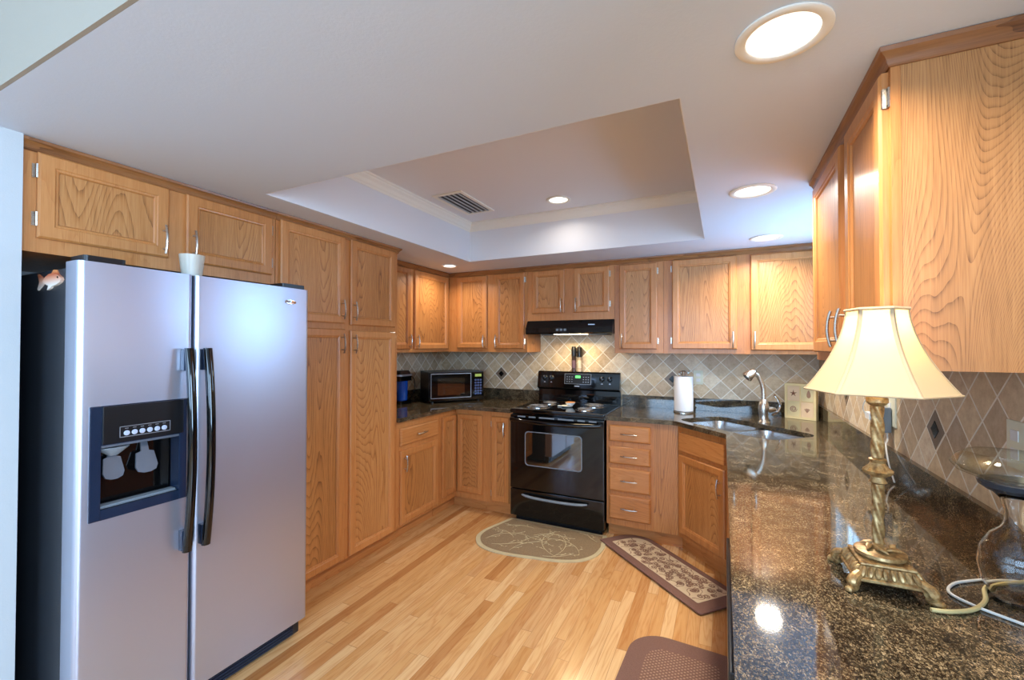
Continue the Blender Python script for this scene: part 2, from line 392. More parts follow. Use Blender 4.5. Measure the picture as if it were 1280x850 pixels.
# wall with the window over the sink
wy0, wy1, wz0, wz1 = 2.45, 3.46, 1.42, 2.04
bm = BM()
box(bm, WX1, WX1+.12, .2, wy0, 0, 2.6); box(bm, WX1, WX1+.12, wy1, WY, 0, 2.6)
box(bm, WX1, WX1+.12, wy0, wy1, 0, wz0); box(bm, WX1, WX1+.12, wy0, wy1, wz1, 2.6)
obj('wall_right', bm, wall_m, kind='structure')
def window(name, axis, p, a0, a1, z0, z1, nx, t=.05):
    """axis 0: the window lies in a plane x=p, a along y; axis 1: plane y=p"""
    def bb(bm, u0, u1, q0, q1, w0, w1):
        if axis == 0: box(bm, q0, q1, u0, u1, w0, w1)
        else: box(bm, u0, u1, q0, q1, w0, w1)
    bm = BM(); f = .045
    bb(bm, a0, a1, p-t/2, p+t/2, z0, z0+f); bb(bm, a0, a1, p-t/2, p+t/2, z1-f, z1)
    bb(bm, a0, a0+f, p-t/2, p+t/2, z0+f, z1-f); bb(bm, a1-f, a1, p-t/2, p+t/2, z0+f, z1-f)
    for k in range(1, nx):
        c = a0+(a1-a0)*k/nx; bb(bm, c-.022, c+.022, p-t/2, p+t/2, z0+f, z1-f)
    bb(bm, a0+f, a1-f, p-.012, p+.012, (z0+z1)/2-.015, (z0+z1)/2+.015)
    w = obj(name, bm, white_trim, kind='structure')
    bm = BM(); bb(bm, a0+f, a1-f, p-.003, p+.003, z0+f, z1-f); obj('window_pane', bm, window_glass, w)
window('window_1', 0, WX1+.08, wy0+.002, wy1-.002, wz0+.002, wz1-.002, 2)
# the rest of the home behind the camera
bm = BM()
box(bm, -2.9, -1.9, -4.6, -4.5, 0, 3.0); box(bm, 2.5, 3.6, -4.6, -4.5, 0, 3.0)
box(bm, -1.9, 2.5, -4.6, -4.5, 2.35, 3.0)
box(bm, -1.9, 2.5, -4.6, -4.5, 0, .95)  # unseen wall below the sill, raised to keep window reflections off the upstand
obj('wall_patio', bm, wall_m, kind='structure')
window('window_2', 1, -4.53, -1.898, 2.498, .952, 2.348, 4)
bm = BM()
box(bm, 3.5, 3.6, -4.5, -2.6, 0, 3.0); box(bm, 3.5, 3.6, .2, 1.4, 0, 3.0)
box(bm, 3.5, 3.6, -2.6, .2, 0, .5); box(bm, 3.5, 3.6, -2.6, .2, 2.3, 3.0)
obj('wall_dining', bm, wall_m, kind='structure')
window('window_3', 0, 3.53, -2.598, .198, .502, 2.298, 3)
struct('wall_dining_end', WX1+.12, 3.6, 1.4, 1.5, 0, 3.0, wall_m)
# ceilings: low ceiling with the tray opening
tx0, tx1, ty0, ty1 = -1.932, -.108, 1.327, 3.157
bm = BM()
box(bm, WX0-.12, tx0, .465, WY+.1, CZ, 3.0); box(bm, tx1, 3.6, .465, WY+.1, CZ, 3.0)
box(bm, tx0, tx1, .465, ty0, CZ, 3.0); box(bm, tx0, tx1, ty1, WY+.1, CZ, 3.0)
obj('ceiling', bm, ceil_m, kind='structure')
struct('wall_soffit', WX0-.12, 3.6, .455, .4645, CZ, 2.95, paint('sage_wall_paint', lin(166, 156, 140), .15))
bm = BM(); box(bm, tx0, tx1, ty0, ty1, TZ, TZ+.1)
for q in ((tx0, tx0+.003, ty0, ty1), (tx1-.003, tx1, ty0, ty1), (tx0+.003, tx1-.003, ty0, ty0+.003), (tx0+.003, tx1-.003, ty1-.003, ty1)): box(bm, *q, CZ+.0005, TZ-.0005)
obj('ceiling_tray', bm, tray_m, kind='structure')
struct('ceiling_high', WX0-.12, 3.6, -4.6, .465, 2.95, 3.05, ceil_m)
# crown moulding inside the tray
prof = [(0, 0), (0, -.068), (.006, -.068), (.010, -.058), (.018, -.050), (.028, -.034), (.042, -.022), (.046, -.014), (.056, -.010), (.056, 0)]
bm = BM()
cor = [(tx0, ty0, 1, 1), (tx1, ty0, -1, 1), (tx1, ty1, -1, -1), (tx0, ty1, 1, -1)]
rings = [[bm.verts.new((x+sx*a, y+sy*a, TZ+b)) for a, b in prof] for x, y, sx, sy in cor]
for i in range(4):
    A, D = rings[i], rings[(i+1) % 4]
    for k in range(len(prof)): k2 = (k+1) % len(prof); bm.faces.new((A[k], A[k2], D[k2], D[k]))
obj('trim_1', bm, white_trim, kind='structure')

# tile backsplashes (with their black diamond insets)
def accent(bmA, bmB, cx, cz, plane, p, s):
    for bm, r, t in ((bmA, .066, .0015), (bmB, .030, .003)):
        q = [(cx-r, cz), (cx, cz-r), (cx+r, cz), (cx, cz+r)]
        if plane == 'y': A = [(a, p, b) for a, b in q]; D = [(a, p-t, b) for a, b in q]
        else: A = [(p, a, b) for a, b in q]; D = [(p-t, a, b) for a, b in q]
        A = [bm.verts.new(v) for v in A]; D = [bm.verts.new(v) for v in D]
        bm.faces.new(A); bm.faces.new(D[::-1])
        for i in range(4): bm.faces.new((A[i], A[(i+1) % 4], D[(i+1) % 4], D[i]))
def insets(parent, pts, plane, p):
    for cx, cz in pts:
        a, b = BM(), BM(); accent(a, b, cx, cz, plane, p, 1)
        o = obj('inset_tile', a, tile_brown, parent, label='taupe diamond tile framing a black stone')
        obj('inset_stone', b, tile_black, o, label='small black diamond stone')
bm = BM(); box(bm, WX0+.001, WX1-.001, WY-.010, WY-.0005, .9145, 1.70)
tb = obj('tile_backsplash', bm, tile_back, label='beige travertine diamond tiles on the long wall behind the stove and sink', cat='backsplash')
insets(tb, [(-.17-25*.074, 1.162), (-.17-3*.074, 1.162), (-.17-14*.074, 1.384)], 'y', WY-.010)
bm = BM(); box(bm, WX1-.009, WX1-.0005, .25, WY-.0105, .9145, 1.40)
ts = obj('tile_backsplash', bm, tile_side, label='beige diamond tiles beside the lamp, under the window wall cabinet', cat='backsplash')
insets(ts, [(1.937, 1.163), (1.937+8*.148, 1.163)], 'x', WX1-.009)
bm = BM(); box(bm, WX0+.0005, WX0+.009, 2.505, WY-.0105, .9145, 1.40)
obj('tile_backsplash', bm, tile_side, label='bluish-lit diamond tiles behind the coffee maker beside the pantry', cat='backsplash')

# ------------------------------------------------------------------ cabinet parts
def frameM(face, a):
    """local frame: x along the face (to the viewer's right), y into the cabinet, z up"""
    if face == 'L': return Matrix(((0, -1, 0, a), (1, 0, 0, 0), (0, 0, 1, 0), (0, 0, 0, 1)))      # front faces +X at x=a, local x = world y
    if face == 'B': return Matrix(((1, 0, 0, 0), (0, 1, 0, a), (0, 0, 1, 0), (0, 0, 0, 1)))       # front faces -Y at y=a, local x = world x
    if face == 'R': return Matrix(((0, 1, 0, a), (-1, 0, 0, 0), (0, 0, 1, 0), (0, 0, 0, 1)))      # front faces -X at x=a, local x = -world y
def pull(M, x, z, door, vertical=True, L=.096, mat=None, t=.019):
    """bow pull standing on the door front (local y=-t)"""
    bm = BM(); n = 12
    P = []
    for k in range(n+1):
        s = -1+2*k/n; off = -t-.020-.010*(1-s*s)
        P.append((x, off, z+s*L*.62) if vertical else (x+s*L*.62, off, z))
    tube(bm, P, .0048, 8)
    for s in (-1, 1):
        q = s*L*.40
        a = (x, -t, z+q) if vertical else (x+q, -t, z); b = (a[0], -t-.028, a[2])
        tube(bm, [a, b], .004, 8)
    for v in bm.verts: v.co = M @ v.co
    return obj('handle', bm, mat or nickel, door, smooth=True, label='brushed nickel bow pull')
def hinge(M, x, z, door, side):
    bm = BM()
    box(bm, x, x+side*.011, -.0040, 0, z-.024, z+.024, M=M); box(bm, x, x+side*.004, -.012, -.0041, z-.016, z+.016, M=M)
    a = BM(); tube(bm, [M @ Vector((x, -.009, z-.024)), M @ Vector((x, -.009, z+.024))], .0055, 8)
    a.free()
    return obj('hinge', bm, nickel, door, smooth=True, label='small chrome hinge')
def door(M, x0, x1, z0, z1, parent, name='door', stile=.052, t=.019, mat=None, pan=None, hs=None, hpos=None, hz=None, gap=0.):
    """frame and recessed panel; hs side of hinges (-1 left, +1 right)"""
    bm = BM(); s = stile; R = .009
    # outer frame loops at the front, with chamfered outer lip and stepped inner edge
    def loop(i, y): return [bm.verts.new((a, y, b)) for a, b in ((x0+i, z0+i), (x1-i, z0+i), (x1-i, z1-i), (x0+i, z1-i))]
    loops = [loop(0, 0), loop(0, -t+.006), loop(.006, -t), loop(s-.010, -t), loop(s-.006, -t+.003), loop(s, -t+.004), loop(s+.004, -t+R), loop(s+.004, -.002)]
    for A, D in zip(loops, loops[1:]):
        for i in range(4): bm.faces.new((A[i], A[(i+1) % 4], D[(i+1) % 4], D[i]))
    bm.faces.new(loops[0][::-1]); 
    bm.faces.new(loops[-1])
    for v in bm.verts: v.co = M @ v.co
    d = obj(name, bm, mat or oak_v, parent)
    bm = BM(); box(bm, x0+s+.0045, x1-s-.0045, -t+R+.001, -.0025, z0+s+.0045, z1-s-.0045, M=M)
    obj('center_panel', bm, pan or oak_panel, d)
    if hs:
        for z in (z0+.065, z1-.065): hinge(M, x1 if hs > 0 else x0, z, d, hs)
    if hpos is not None: pull(M, hpos, hz, d)
    return d
def drawer(M, x0, x1, z0, z1, parent, handle=True, mat=None, t=.019):
    bm = BM()
    def loop(i, y): return [bm.verts.new((a, y, b)) for a, b in ((x0+i, z0+i), (x1-i, z0+i), (x1-i, z1-i), (x0+i, z1-i))]
    loops = [loop(0, 0), loop(0, -t+.008), loop(.004, -t+.004), loop(.012, -t)]
    for A, D in zip(loops, loops[1:]):
        for i in range(4): bm.faces.new((A[i], A[(i+1) % 4], D[(i+1) % 4], D[i]))
    bm.faces.new(loops[0][::-1]); bm.faces.new(loops[-1])
    for v in bm.verts: v.co = M @ v.co
    d = obj('drawer', bm, mat or oak_h, parent)
    if handle: pull(M, (x0+x1)/2, (z0+z1)/2, d, vertical=False)
    return d
def face_frame(M, x0, x1, z0, z1, opens, parent, mat=None, t=.019, name='face_frame'):
    """solid face-frame board with dark reveal behind the doors kept inside"""
    bm = BM(); xs = sorted({x0, x1}); box(bm, x0, x1, 0, t, z0, z1, M=M)
    return obj(name, bm, mat or oak_v, parent)
CP = [(0, 0), (0, -.040), (.004, -.040), (.008, -.034), (.010, -.026), (.016, -.016), (.024, -.010), (.026, 0)]
def crown(path, parent, z=CZ-.0015):
    """path: list of (x, y, outward nx, ny) mitred stations"""
    bm = BM(); rings = [[bm.verts.new((x+nx*a, y+ny*a, z+b)) for a, b in CP] for x, y, nx, ny in path]
    for A, D in zip(rings, rings[1:]):
        for k in range(len(CP)): k2 = (k+1) % len(CP); bm.faces.new((A[k], A[k2], D[k2], D[k]))
    bm.faces.new(rings[0]); bm.faces.new(rings[-1][::-1])
    return obj('crown_moulding', bm, oak_shaded, parent, smooth=True, sharp=25)
def carcass(x0, x1, y0, y1, z0, z1, parent, mat=None, name='carcass'):
    return B(name, x0, x1, y0, y1, z0, z1, mat or oak_panel, parent)
E = .0008
top = CZ-.002
# --- cabinet over the refrigerator
fx = -2.145; M = frameM('L', fx)
t = thing('wall_cabinet', (-2.45, 1.07, 1.765), 'wide short oak cabinet above the refrigerator', 'cabinet')
carcass(WX0+E, fx-.019, .597, 1.532, 1.765, top, t)
face_frame(M, .597, 1.532, 1.765, top, None, t)
door(M, .635, 1.033, 1.815, 2.112, t, hs=-1, hpos=1.010, hz=1.888)
door(M, 1.100, 1.507, 1.812, 2.112, t, hs=1, hpos=1.125, hz=1.892)
crown([(fx, .597, 1, 0), (fx, 1.5325, 1, 0)], t)
# --- pantry
t = thing('pantry_cabinet', (-2.45, 2.02, 0), 'tall oak pantry of four doors beside the refrigerator', 'cabinet')
carcass(WX0+E, fx-.019, 1.536, 2.497, .10, top, t)
face_frame(M, 1.536, 2.497, .10, top, None, t)
door(M, 1.556, 1.998, 1.580, 2.120, t, hpos=1.972, hz=1.665)
door(M, 2.045, 2.462, 1.574, 2.120, t, hpos=2.070, hz=1.662)
door(M, 1.556, 1.998, .112, 1.545, t, hpos=1.972, hz=1.455)
door(M, 2.045, 2.462, .112, 1.540, t, hpos=2.070, hz=1.452)
crown([(fx, 1.5335, 1, 0), (fx, 2.497, 1, 1), (WX0+.31, 2.497, 0, 1)], t)
B('toe_kick', WX0+E, fx-.060, 1.536, 2.497, .001, .0995, oak_h, t)
# --- upper cabinets on the fridge wall
fu = -2.440; M = frameM('L', fu)
t = thing('wall_cabinet', (-2.6, 3.05, 1.385), 'oak upper cabinet above the coffee maker, in the corner beside the pantry', 'cabinet')
carcass(WX0+E, fu-.019, 2.500, WY-.012, 1.385, top, t)
face_frame(M, 2.500, 3.598, 1.385, top, None, t)
door(M, 2.560, 3.002, 1.412, 2.108, t, hpos=2.978, hz=1.478)
door(M, 3.056, 3.572, 1.412, 2.108, t, hpos=3.082, hz=1.478, hs=1)
crown([(fu, 2.500, 1, 0), (fu, 3.600, 1, -1)], t)
# --- uppers on the long wall
fy = 3.600; M = frameM('B', fy)
def upper(x0, x1, z0, label, doors, cx0=None):
    t = thing('wall_cabinet', ((x0+x1)/2, 3.76, z0), label, 'cabinet')
    carcass(x0+E, x1-E, fy+.019, WY-.012, z0, top, t); face_frame(M, x0+E, x1-E, z0, top, None, t)
    for d in doors: door(M, *d[:4], t, hpos=d[4], hz=d[5], hs=d[6] if len(d) > 6 else None)
    crown([(x0 if cx0 is None else cx0, fy, 0 if cx0 is None else 1, -1), (x1, fy, 0, -1)], t); return t
t = upper(-2.4385, -1.592, 1.385, 'two-door oak upper cabinet over the microwave', [(-2.333, -2.004, 1.420, 2.107, -2.030, 1.485), (-1.925, -1.617, 1.416, 2.107, -1.900, 1.485, 1)], fu)
t = upper(-1.592, -.808, 1.665, 'short two-door oak cabinet above the black range hood', [(-1.542, -1.238, 1.728, 2.107, -1.262, 1.792), (-1.155, -.850, 1.728, 2.107, -1.130, 1.792, 1)])
t = upper(-.808, -.424, 1.385, 'narrow one-door oak upper cabinet beside the range hood', [(-.766, -.472, 1.418, 2.102, -.742, 1.482, 1)])
t = upper(-.424, WX1-.002, 1.385, 'broad two-door oak upper cabinet above the paper towels and faucet', [(-.359, .088, 1.420, 2.107, .062, 1.488, -1), (.176, .610, 1.413, 2.102, .201, 1.485)])
# --- upper cabinet beside the lamp
fr = .363; M = frameM('R', fr)
t = thing('wall_cabinet', (.5, 1.8, 1.385), 'large oak upper cabinet with broad grained side panel, behind the lit lamp', 'cabinet')
carcass(fr+.0195, WX1-.010, 1.334, 2.270, 1.385, top, t)
bm = BM(); box(bm, fr, fr+.019, 1.330, 2.270, 1.385, top); obj('face_frame', bm, oak_v, t)
big = oak('oak_end_panel_wide_grain', 'v', lin(182, 126, 74), lin(108, 66, 34), lin(200, 146, 92), rings=80., coarse=.8, contrast=.62)
B('side_panel', fr+.0195, WX1-.010, 1.3305, 1.3335, 1.385, top, big, t, label='side panel with bold cathedral grain')
door(M, -1.690, -1.345, 1.418, 2.108, t, hs=1, hpos=-1.668, hz=1.500)
door(M, -2.235, -1.765, 1.418, 2.108, t, hs=-1, hpos=-1.788, hz=1.500)
crown([(fr, 2.270, -1, 0), (fr, 1.330, -1, -1), (WX1-.010, 1.330, 0, -1)], t)

# ------------------------------------------------------------------ base cabinets
bxf, byf, bzt = -2.160, 3.310, .882
ML, MB_ = frameM('L', bxf), frameM('B', byf)
t = thing('base_cabinet', (-2.45, 2.78, 0), 'oak base cabinet with one drawer over one door, beside the pantry', 'cabinet')
carcass(WX0+.01, bxf-.019, 2.500, 3.040, .10, bzt, t); face_frame(ML, 2.500, 3.045, .10, bzt, None, t)
drawer(ML, 2.546, 3.014, .697, .829, t)
door(ML, 2.546, 3.012, .120, .665, t, hpos=2.585, hz=.565)
B('toe_kick', WX0+.01, bxf-.060, 2.500, 3.040, .001, .0995, oak_h, t)
# corner unit with the folding door
t = thing('corner_base_cabinet', (-2.45, 3.6, 0), 'oak corner base cabinet with folding doors meeting in the inner corner', 'cabinet')
bm = BM(); prism(bm, [(WX0+.01, 3.045), (bxf-.019, 3.045), (bxf-.019, byf+.019), (-1.875, byf+.019), (-1.875, WY-.012), (WX0+.01, WY-.012)], .10, bzt); obj('carcass', bm, oak_panel, t)
face_frame(ML, 3.046, byf-.0005, .10, bzt, None, t)
bm = BM(); box(bm, bxf-.018, -1.8755, byf, byf+.0185, .10, bzt); obj('face_frame', bm, oak_v, t)
d = door(ML, 3.080, 3.288, .152, .832, t, stile=.045)
d = door(MB_, -2.139, -1.886, .152, .838, t, stile=.048)
B('toe_kick', WX0+.01, bxf-.060, 3.045, byf+.058, .001, .0995, oak_h, t)
B('toe_kick', WX0+.01, -1.8755, byf+.060, WY-.012, .001, .0995, oak_h, t)
# narrow unit next to the stove
t = thing('base_cabinet', (-1.74, 3.6, 0), 'narrow oak base cabinet with a tall slim door, touching the stove', 'cabinet')
carcass(-1.874, -1.606, byf+.019, WY-.012, .10, bzt, t); face_frame(MB_, -1.8745, -1.6055, .10, bzt, None, t)
door(MB_, -1.795, -1.625, .118, .838, t, stile=.048, hpos=-1.665, hz=.735, hs=-1)
B('toe_kick', -1.874, -1.606, byf+.060, WY-.012, .001, .0995, oak_h, t)
# four drawers
t = thing('drawer_cabinet', (-.64, 3.6, 0), 'oak base cabinet with a stack of four drawers beside the stove', 'cabinet')
carcass(-.804, -.462, byf+.019, WY-.012, .10, bzt, t); face_frame(MB_, -.8045, -.4615, .10, bzt, None, t)
for z0, z1 in ((.727, .848), (.560, .688), (.357, .528), (.147, .327)): drawer(MB_, -.784, -.482, z0, z1, t)
B('toe_kick', -.804, -.462, byf+.060, WY-.012, .001, .0995, oak_h, t)
# diagonal sink base with its flat filler
da, db = Vector((-.295, 3.310)), Vector((.030, 2.962))
t = thing('sink_base_cabinet', (.2, 3.4, 0), 'angled oak corner cabinet under the sink with a wide flat filler panel', 'cabinet')
bm = BM(); prism(bm, [(-.461, byf+.019), (-.285, byf+.019), (.045, 2.975), (WX1-.012, 2.975), (WX1-.012, WY-.012), (-.461, WY-.012)], .10, .66); obj('carcass', bm, oak_panel, t)
B('filler_panel', -.461, -.296, byf, byf+.0185, .10, bzt, oak_panel, t)
du = (db-da).normalized(); L_ = (db-da).length
MD = Matrix(((du.x, -du.y, 0, da.x), (du.y, du.x, 0, da.y), (0, 0, 1, 0), (0, 0, 0, 1)))
bm = BM(); box(bm, 0, L_, 0, .019, .10, bzt, M=MD); obj('face_frame', bm, oak_v, t)
bm = BM(); box(bm, .03, L_-.03, -.0190, .0, .712, .838, .004, M=MD); obj('false_drawer_front', bm, oak_h, t)
door(MD, .028, L_-.030, .140, .682, t, hpos=L_-.060, hz=.560)
bm = BM(); prism(bm, [(-.461, byf+.045), (-.272, byf+.045), (.075, 2.985), (.075, 3.05), (-.20, 3.45), (-.461, 3.45)], .001, .0995); obj('toe_kick', bm, oak_h, t)
# the run under the long counter beside the lamp
MR = frameM('R', .034)
t = thing('base_cabinet', (.33, 2.2, 0), 'oak base cabinet under the long granite counter, between sink and dishwasher', 'cabinet')
bm = BM(); box(bm, .053, WX1-.012, 1.470, 2.700, .10, bzt); box(bm, .053, WX1-.012, 2.7005, 2.960, .10, .68); obj('carcass', bm, oak_panel, t); face_frame(MR, -2.960, -1.470, .10, bzt, None, t)
for a in (-2.93, -2.43, -1.95):
    drawer(MR, a, a+.44, .712, .838, t, False); door(MR, a, a+.44, .140, .682, t)
B('toe_kick', .094, WX1-.012, 1.470, 2.960, .001, .0995, oak_h, t)
t = thing('dishwasher', (.33, 1.16, 0), 'black dishwasher seen edge-on below the long counter', 'dishwasher')
B('body', .045, WX1-.012, .862, 1.463, .012, .872, black_satin, t)
B('door', .006, .044, .864, 1.461, .11, .80, black_gloss, t, .006)
B('control_panel', .004, .044, .864, 1.461, .803, .870, black_satin, t, .004)
B('kick_plate', .070, .0445+.03, .864, 1.461, .001, .105, black_satin, t)
t = thing('base_cabinet', (.33, .55, 0), 'oak end cabinet under the near end of the long counter', 'cabinet')
carcass(.053, WX1-.012, .270, .858, .10, bzt, t); face_frame(MR, -.858, -.270, .10, bzt, None, t)
door(MR, -.835, -.295, .140, .682, t); drawer(MR, -.835, -.295, .712, .838, t, False)
B('toe_kick', .094, WX1-.012, .270, .858, .001, .0995, oak_h, t)

# ------------------------------------------------------------------ countertops
def slab(bm, outer, holes, z0, z1, bev=.004):
    """flat slab with holes; arrises eased"""
    def ring(pts, z, inset=0.): return [bm.verts.new((x, y, z)) for x, y in pts]
    for z, flip in ((z0, True), (z1, False)):
        es = []
        for pts in [outer]+holes:
            vs2 = ring(pts, z)
            es += [bm.edges.new((vs2[i], vs2[(i+1) % len(vs2)])) for i in range(len(vs2))]
        bmesh.ops.triangle_fill(bm, use_beauty=True, use_dissolve=False, edges=es)
    bmesh.ops.remove_doubles(bm, verts=bm.verts, dist=1e-6)
    vm = {}
    for v in bm.verts: vm[(round(v.co.x, 5), round(v.co.y, 5), round(v.co.z, 5))] = v
    for pts in [outer]+holes:
        n = len(pts)
        g = lambda i, z: vm[(round(pts[i % n][0], 5), round(pts[i % n][1], 5), round(z, 5))]
        for i in range(n): bm.faces.new((g(i, z0), g(i+1, z0), g(i+1, z1), g(i, z1)))
Z0, Z1 = .8835, .914
bm = BM(); slab(bm, [(WX0+.001, 2.500), (-2.122, 2.500), (-2.122, 3.230), (-2.100, 3.262), (-1.603, 3.262), (-1.603, WY-.011), (WX0+.001, WY-.011)], [], Z0, Z1)
ct = obj('countertop', bm, granite_m, label='dark granite countertop under the microwave and coffee maker', cat='countertop')
B('granite_upstand', WX0+.0095, WX0+.029, 2.500, WY-.011, Z1+E, 1.014, granite_m, ct)
B('granite_upstand', WX0+.030, -1.603, WY-.031, WY-.011, Z1+E, 1.014, granite_m, ct)
# sink cut-out
sc, sd = Vector((.10, 3.24)), Vector((.7071, -.7071)); sn = Vector((.7071, .7071))
def S(u, v): p = sc+sd*u+sn*v; return (p.x, p.y)
def lobes(grow=0.):
    return [S(u, v) for u, v in rrect(-.385-grow, .385+grow, -.205-grow, .205+grow, .095+grow, 8)]
bm = BM(); slab(bm, [(-.808, WY-.011), (-.808, 3.272), (-.330, 3.275), (-.300, 3.262), (.000, 2.945), (.010, 2.915), (.014, .25), (WX1-.010, .25), (WX1-.010, WY-.011)], [lobes()], Z0, Z1)
ct = obj('countertop', bm, granite_m, label='long speckled brown granite countertop holding the sink and the lamp', cat='countertop')
B('granite_upstand', -.808, WX1-.030, WY-.031, WY-.011, Z1+E, 1.014, granite_m, ct)
B('granite_upstand', WX1-.029, WX1-.010, .25, WY-.011, Z1+E, 1.014, granite_m, ct)
# stone trim line along the top of the side upstand
# sink
sk = thing('kitchen_sink', (.1, 3.24, .70), 'undermount stainless steel double-bowl sink set across the granite corner', 'sink')
def bowl(u0, u1, v0, v1):
    bm = BM(); rings = []
    for g, z, r in ((0.012, Z0-.001, .07), (0, Z0-.001, .07), (.004, Z0-.03, .07), (.012, .74, .07), (.05, .715, .05), (.12, .710, .04)):
        i = g if g != .012 or z < .8 else -.012
        pts = rrect(u0+i, u1-i, v0+i, v1-i, r, 6)
        rings.append([bm.verts.new((*S(u, v), z)) for u, v in pts])
    for A, D in zip(rings, rings[1:]):
        n = len(A)
        for k in range(n): bm.faces.new((A[k], A[(k+1) % n], D[(k+1) % n], D[k]))
    bm.faces.new(rings[-1])
    b = obj('bowl', bm, sink_steel, sk, smooth=True)
    c = S((u0+u1)/2, (v0+v1)/2); bm = BM(); lathe(bm, [(.0, .7105), (.042, .7105), (.044, .713), (.036, .7125), (.03, .7115), (0.001, .7115)], (c[0], c[1], 0), 24, cap=False); obj('drain', bm, chrome, b, smooth=True)
bowl(-.382, -.022, -.200, .200); bowl(.008, .382, -.200, .200)
B2 = BM()
box(B2, -.020, .006, -.19, .19, .862, .872, .003, M=Matrix(((sd.x, sn.x, 0, sc.x), (sd.y, sn.y, 0, sc.y), (0, 0, 1, 0), (0, 0, 0, 1)))); obj('divider', B2, sink_steel, sk)
# faucet
fx0, fy0 = .245, 3.460; dn = Vector((-.707, -.707, 0)); sr = Vector((.80, .42, 0)).normalized()
f = thing('kitchen_faucet', (fx0, fy0, Z1), 'brushed nickel gooseneck faucet with curved side lever behind the sink', 'faucet')
o = Vector((fx0, fy0, 0))
bm = BM(); lathe(bm, [(.034, Z1+.0005), (.034, Z1+.008), (.027, Z1+.016), (.028, Z1+.06), (.034, Z1+.10), (.030, Z1+.13), (.021, Z1+.16), (.017, Z1+.165)], (fx0, fy0, 0), 28); obj('body', bm, nickel, f, smooth=True, sharp=50)
hd = Vector((-.98, -.30, 0)).normalized()
P = smooth_pts([o+Vector((0, 0, 1.07)), o+Vector((0, 0, 1.14))+hd*.0, o+Vector((0, 0, 1.20))+hd*.015, o+Vector((0, 0, 1.245))+hd*.04, o+Vector((0, 0, 1.262))+hd*.066], 6)
bm = BM(); tube(bm, P, [.017-.001*min(4, i*.2) for i in range(len(P))], 16); obj('spout', bm, nickel, f, smooth=True)
e = P[-1]; dd = (hd*.75+Vector((0, 0, -.65))).normalized()
bm = BM(); tube(bm, [e-dd*.022+Vector((0, 0, .0)), e-dd*.010, e+dd*.02, e+dd*.05, e+dd*.058], [.010, .020, .028, .037, .033], 20); sp = obj('spray_head', bm, nickel, f, smooth=True, sharp=60)
bm = BM(); tube(bm, [e+dd*.0585, e+dd*.0600], .024, 20); obj('nozzle', bm, black_satin, sp, smooth=True)
k0 = o+Vector((0, 0, 1.005))
bm = BM(); tube(bm, [k0+sr*.02, k0+sr*.045, k0+sr*.075, k0+sr*.085], [.022, .021, .017, .010], 18); lv = obj('lever_hub', bm, nickel, f, smooth=True, sharp=60)
P = smooth_pts([k0+sr*.060+Vector((0, 0, -.038)), k0+sr*.098+Vector((0, 0, -.012)), k0+sr*.116+Vector((0, 0, .030)), k0+sr*.100+Vector((0, 0, .075)), k0+sr*.078+Vector((0, 0, .100))], 6)
bm = BM(); tube(bm, P, [.0085]*len(P), 10); obj('lever', bm, chrome, lv, smooth=True)

# ------------------------------------------------------------------ refrigerator
FD = -1.880; y0, y1, ys = .655, 1.532, 1.002
fr_ = thing('refrigerator', (-2.3, 1.09, 0), 'side-by-side refrigerator with satin steel doors and black sides', 'refrigerator')
B('cabinet_body', -2.70, -1.975, y0+.002, y1-.004, .03, 1.700, black_tex, fr_, .004)
def fdoor(a, b, notch=None):
    """rounded-front steel door in plan, extruded upward"""
    r = .018
    pl = [(-1.966, a), (-1.966, b)]
    for k in range(7):
        an = PI/2-PI/2*k/6; pl.append((FD-r+r*math.cos(an), b-r+r*math.sin(an)))
    for k in range(7):
        an = -PI/2*k/6; pl.append((FD-r+r*math.cos(an), a+r+r*math.sin(an)))
    return pl
dz0, dz1 = .093, 1.720
# freezer door, split around the dispenser recess
Dy0, Dy1, Dz0, Dz1 = .700, .967, .868, 1.226
bm = BM()
pl = fdoor(y0, ys-.004); prism(bm, pl, dz0, dz1)
d1 = obj('freezer_door', bm, fridge_steel, fr_, smooth=True, sharp=50)
cut = BM(); box(cut, -1.945, FD+.05, Dy0, Dy1, Dz0, Dz1); me = bpy.data.meshes.new('cut'); cut.to_mesh(me); cut.free()
co_ = bpy.data.objects.new('cut', me); C.objects.link(co_); co_.location = (0, 0, 0)
md = d1.modifiers.new('b', 'BOOLEAN'); md.object = co_; md.operation = 'DIFFERENCE'; md.solver = 'EXACT'
bpy.context.view_layer.update()
dg = bpy.context.evaluated_depsgraph_get(); nm = bpy.data.meshes.new_from_object(d1.evaluated_get(dg)); d1.modifiers.clear(); d1.data = nm
bpy.data.objects.remove(co_)
bm = BM(); prism(bm, fdoor(ys+.004, y1), dz0, dz1); d2 = obj('refrigerator_door', bm, fridge_steel, fr_, smooth=True, sharp=50)
B('door_gasket', -1.9745, -1.9662, y0+.006, y1-.006, dz0+.01, dz1-.01, black_satin, fr_)
for a, b in ((y0+.02, y0+.135), (y1-.135, y1-.012)):
    bm = BM(); prism(bm, rrect(a, b, -2.00, -1.895, .012), 1.7205, 1.742, M=Matrix(((0, 1, 0, 0), (1, 0, 0, 0), (0, 0, 1, 0), (0, 0, 0, 1)))); obj('hinge_cover', bm, black_satin, fr_)
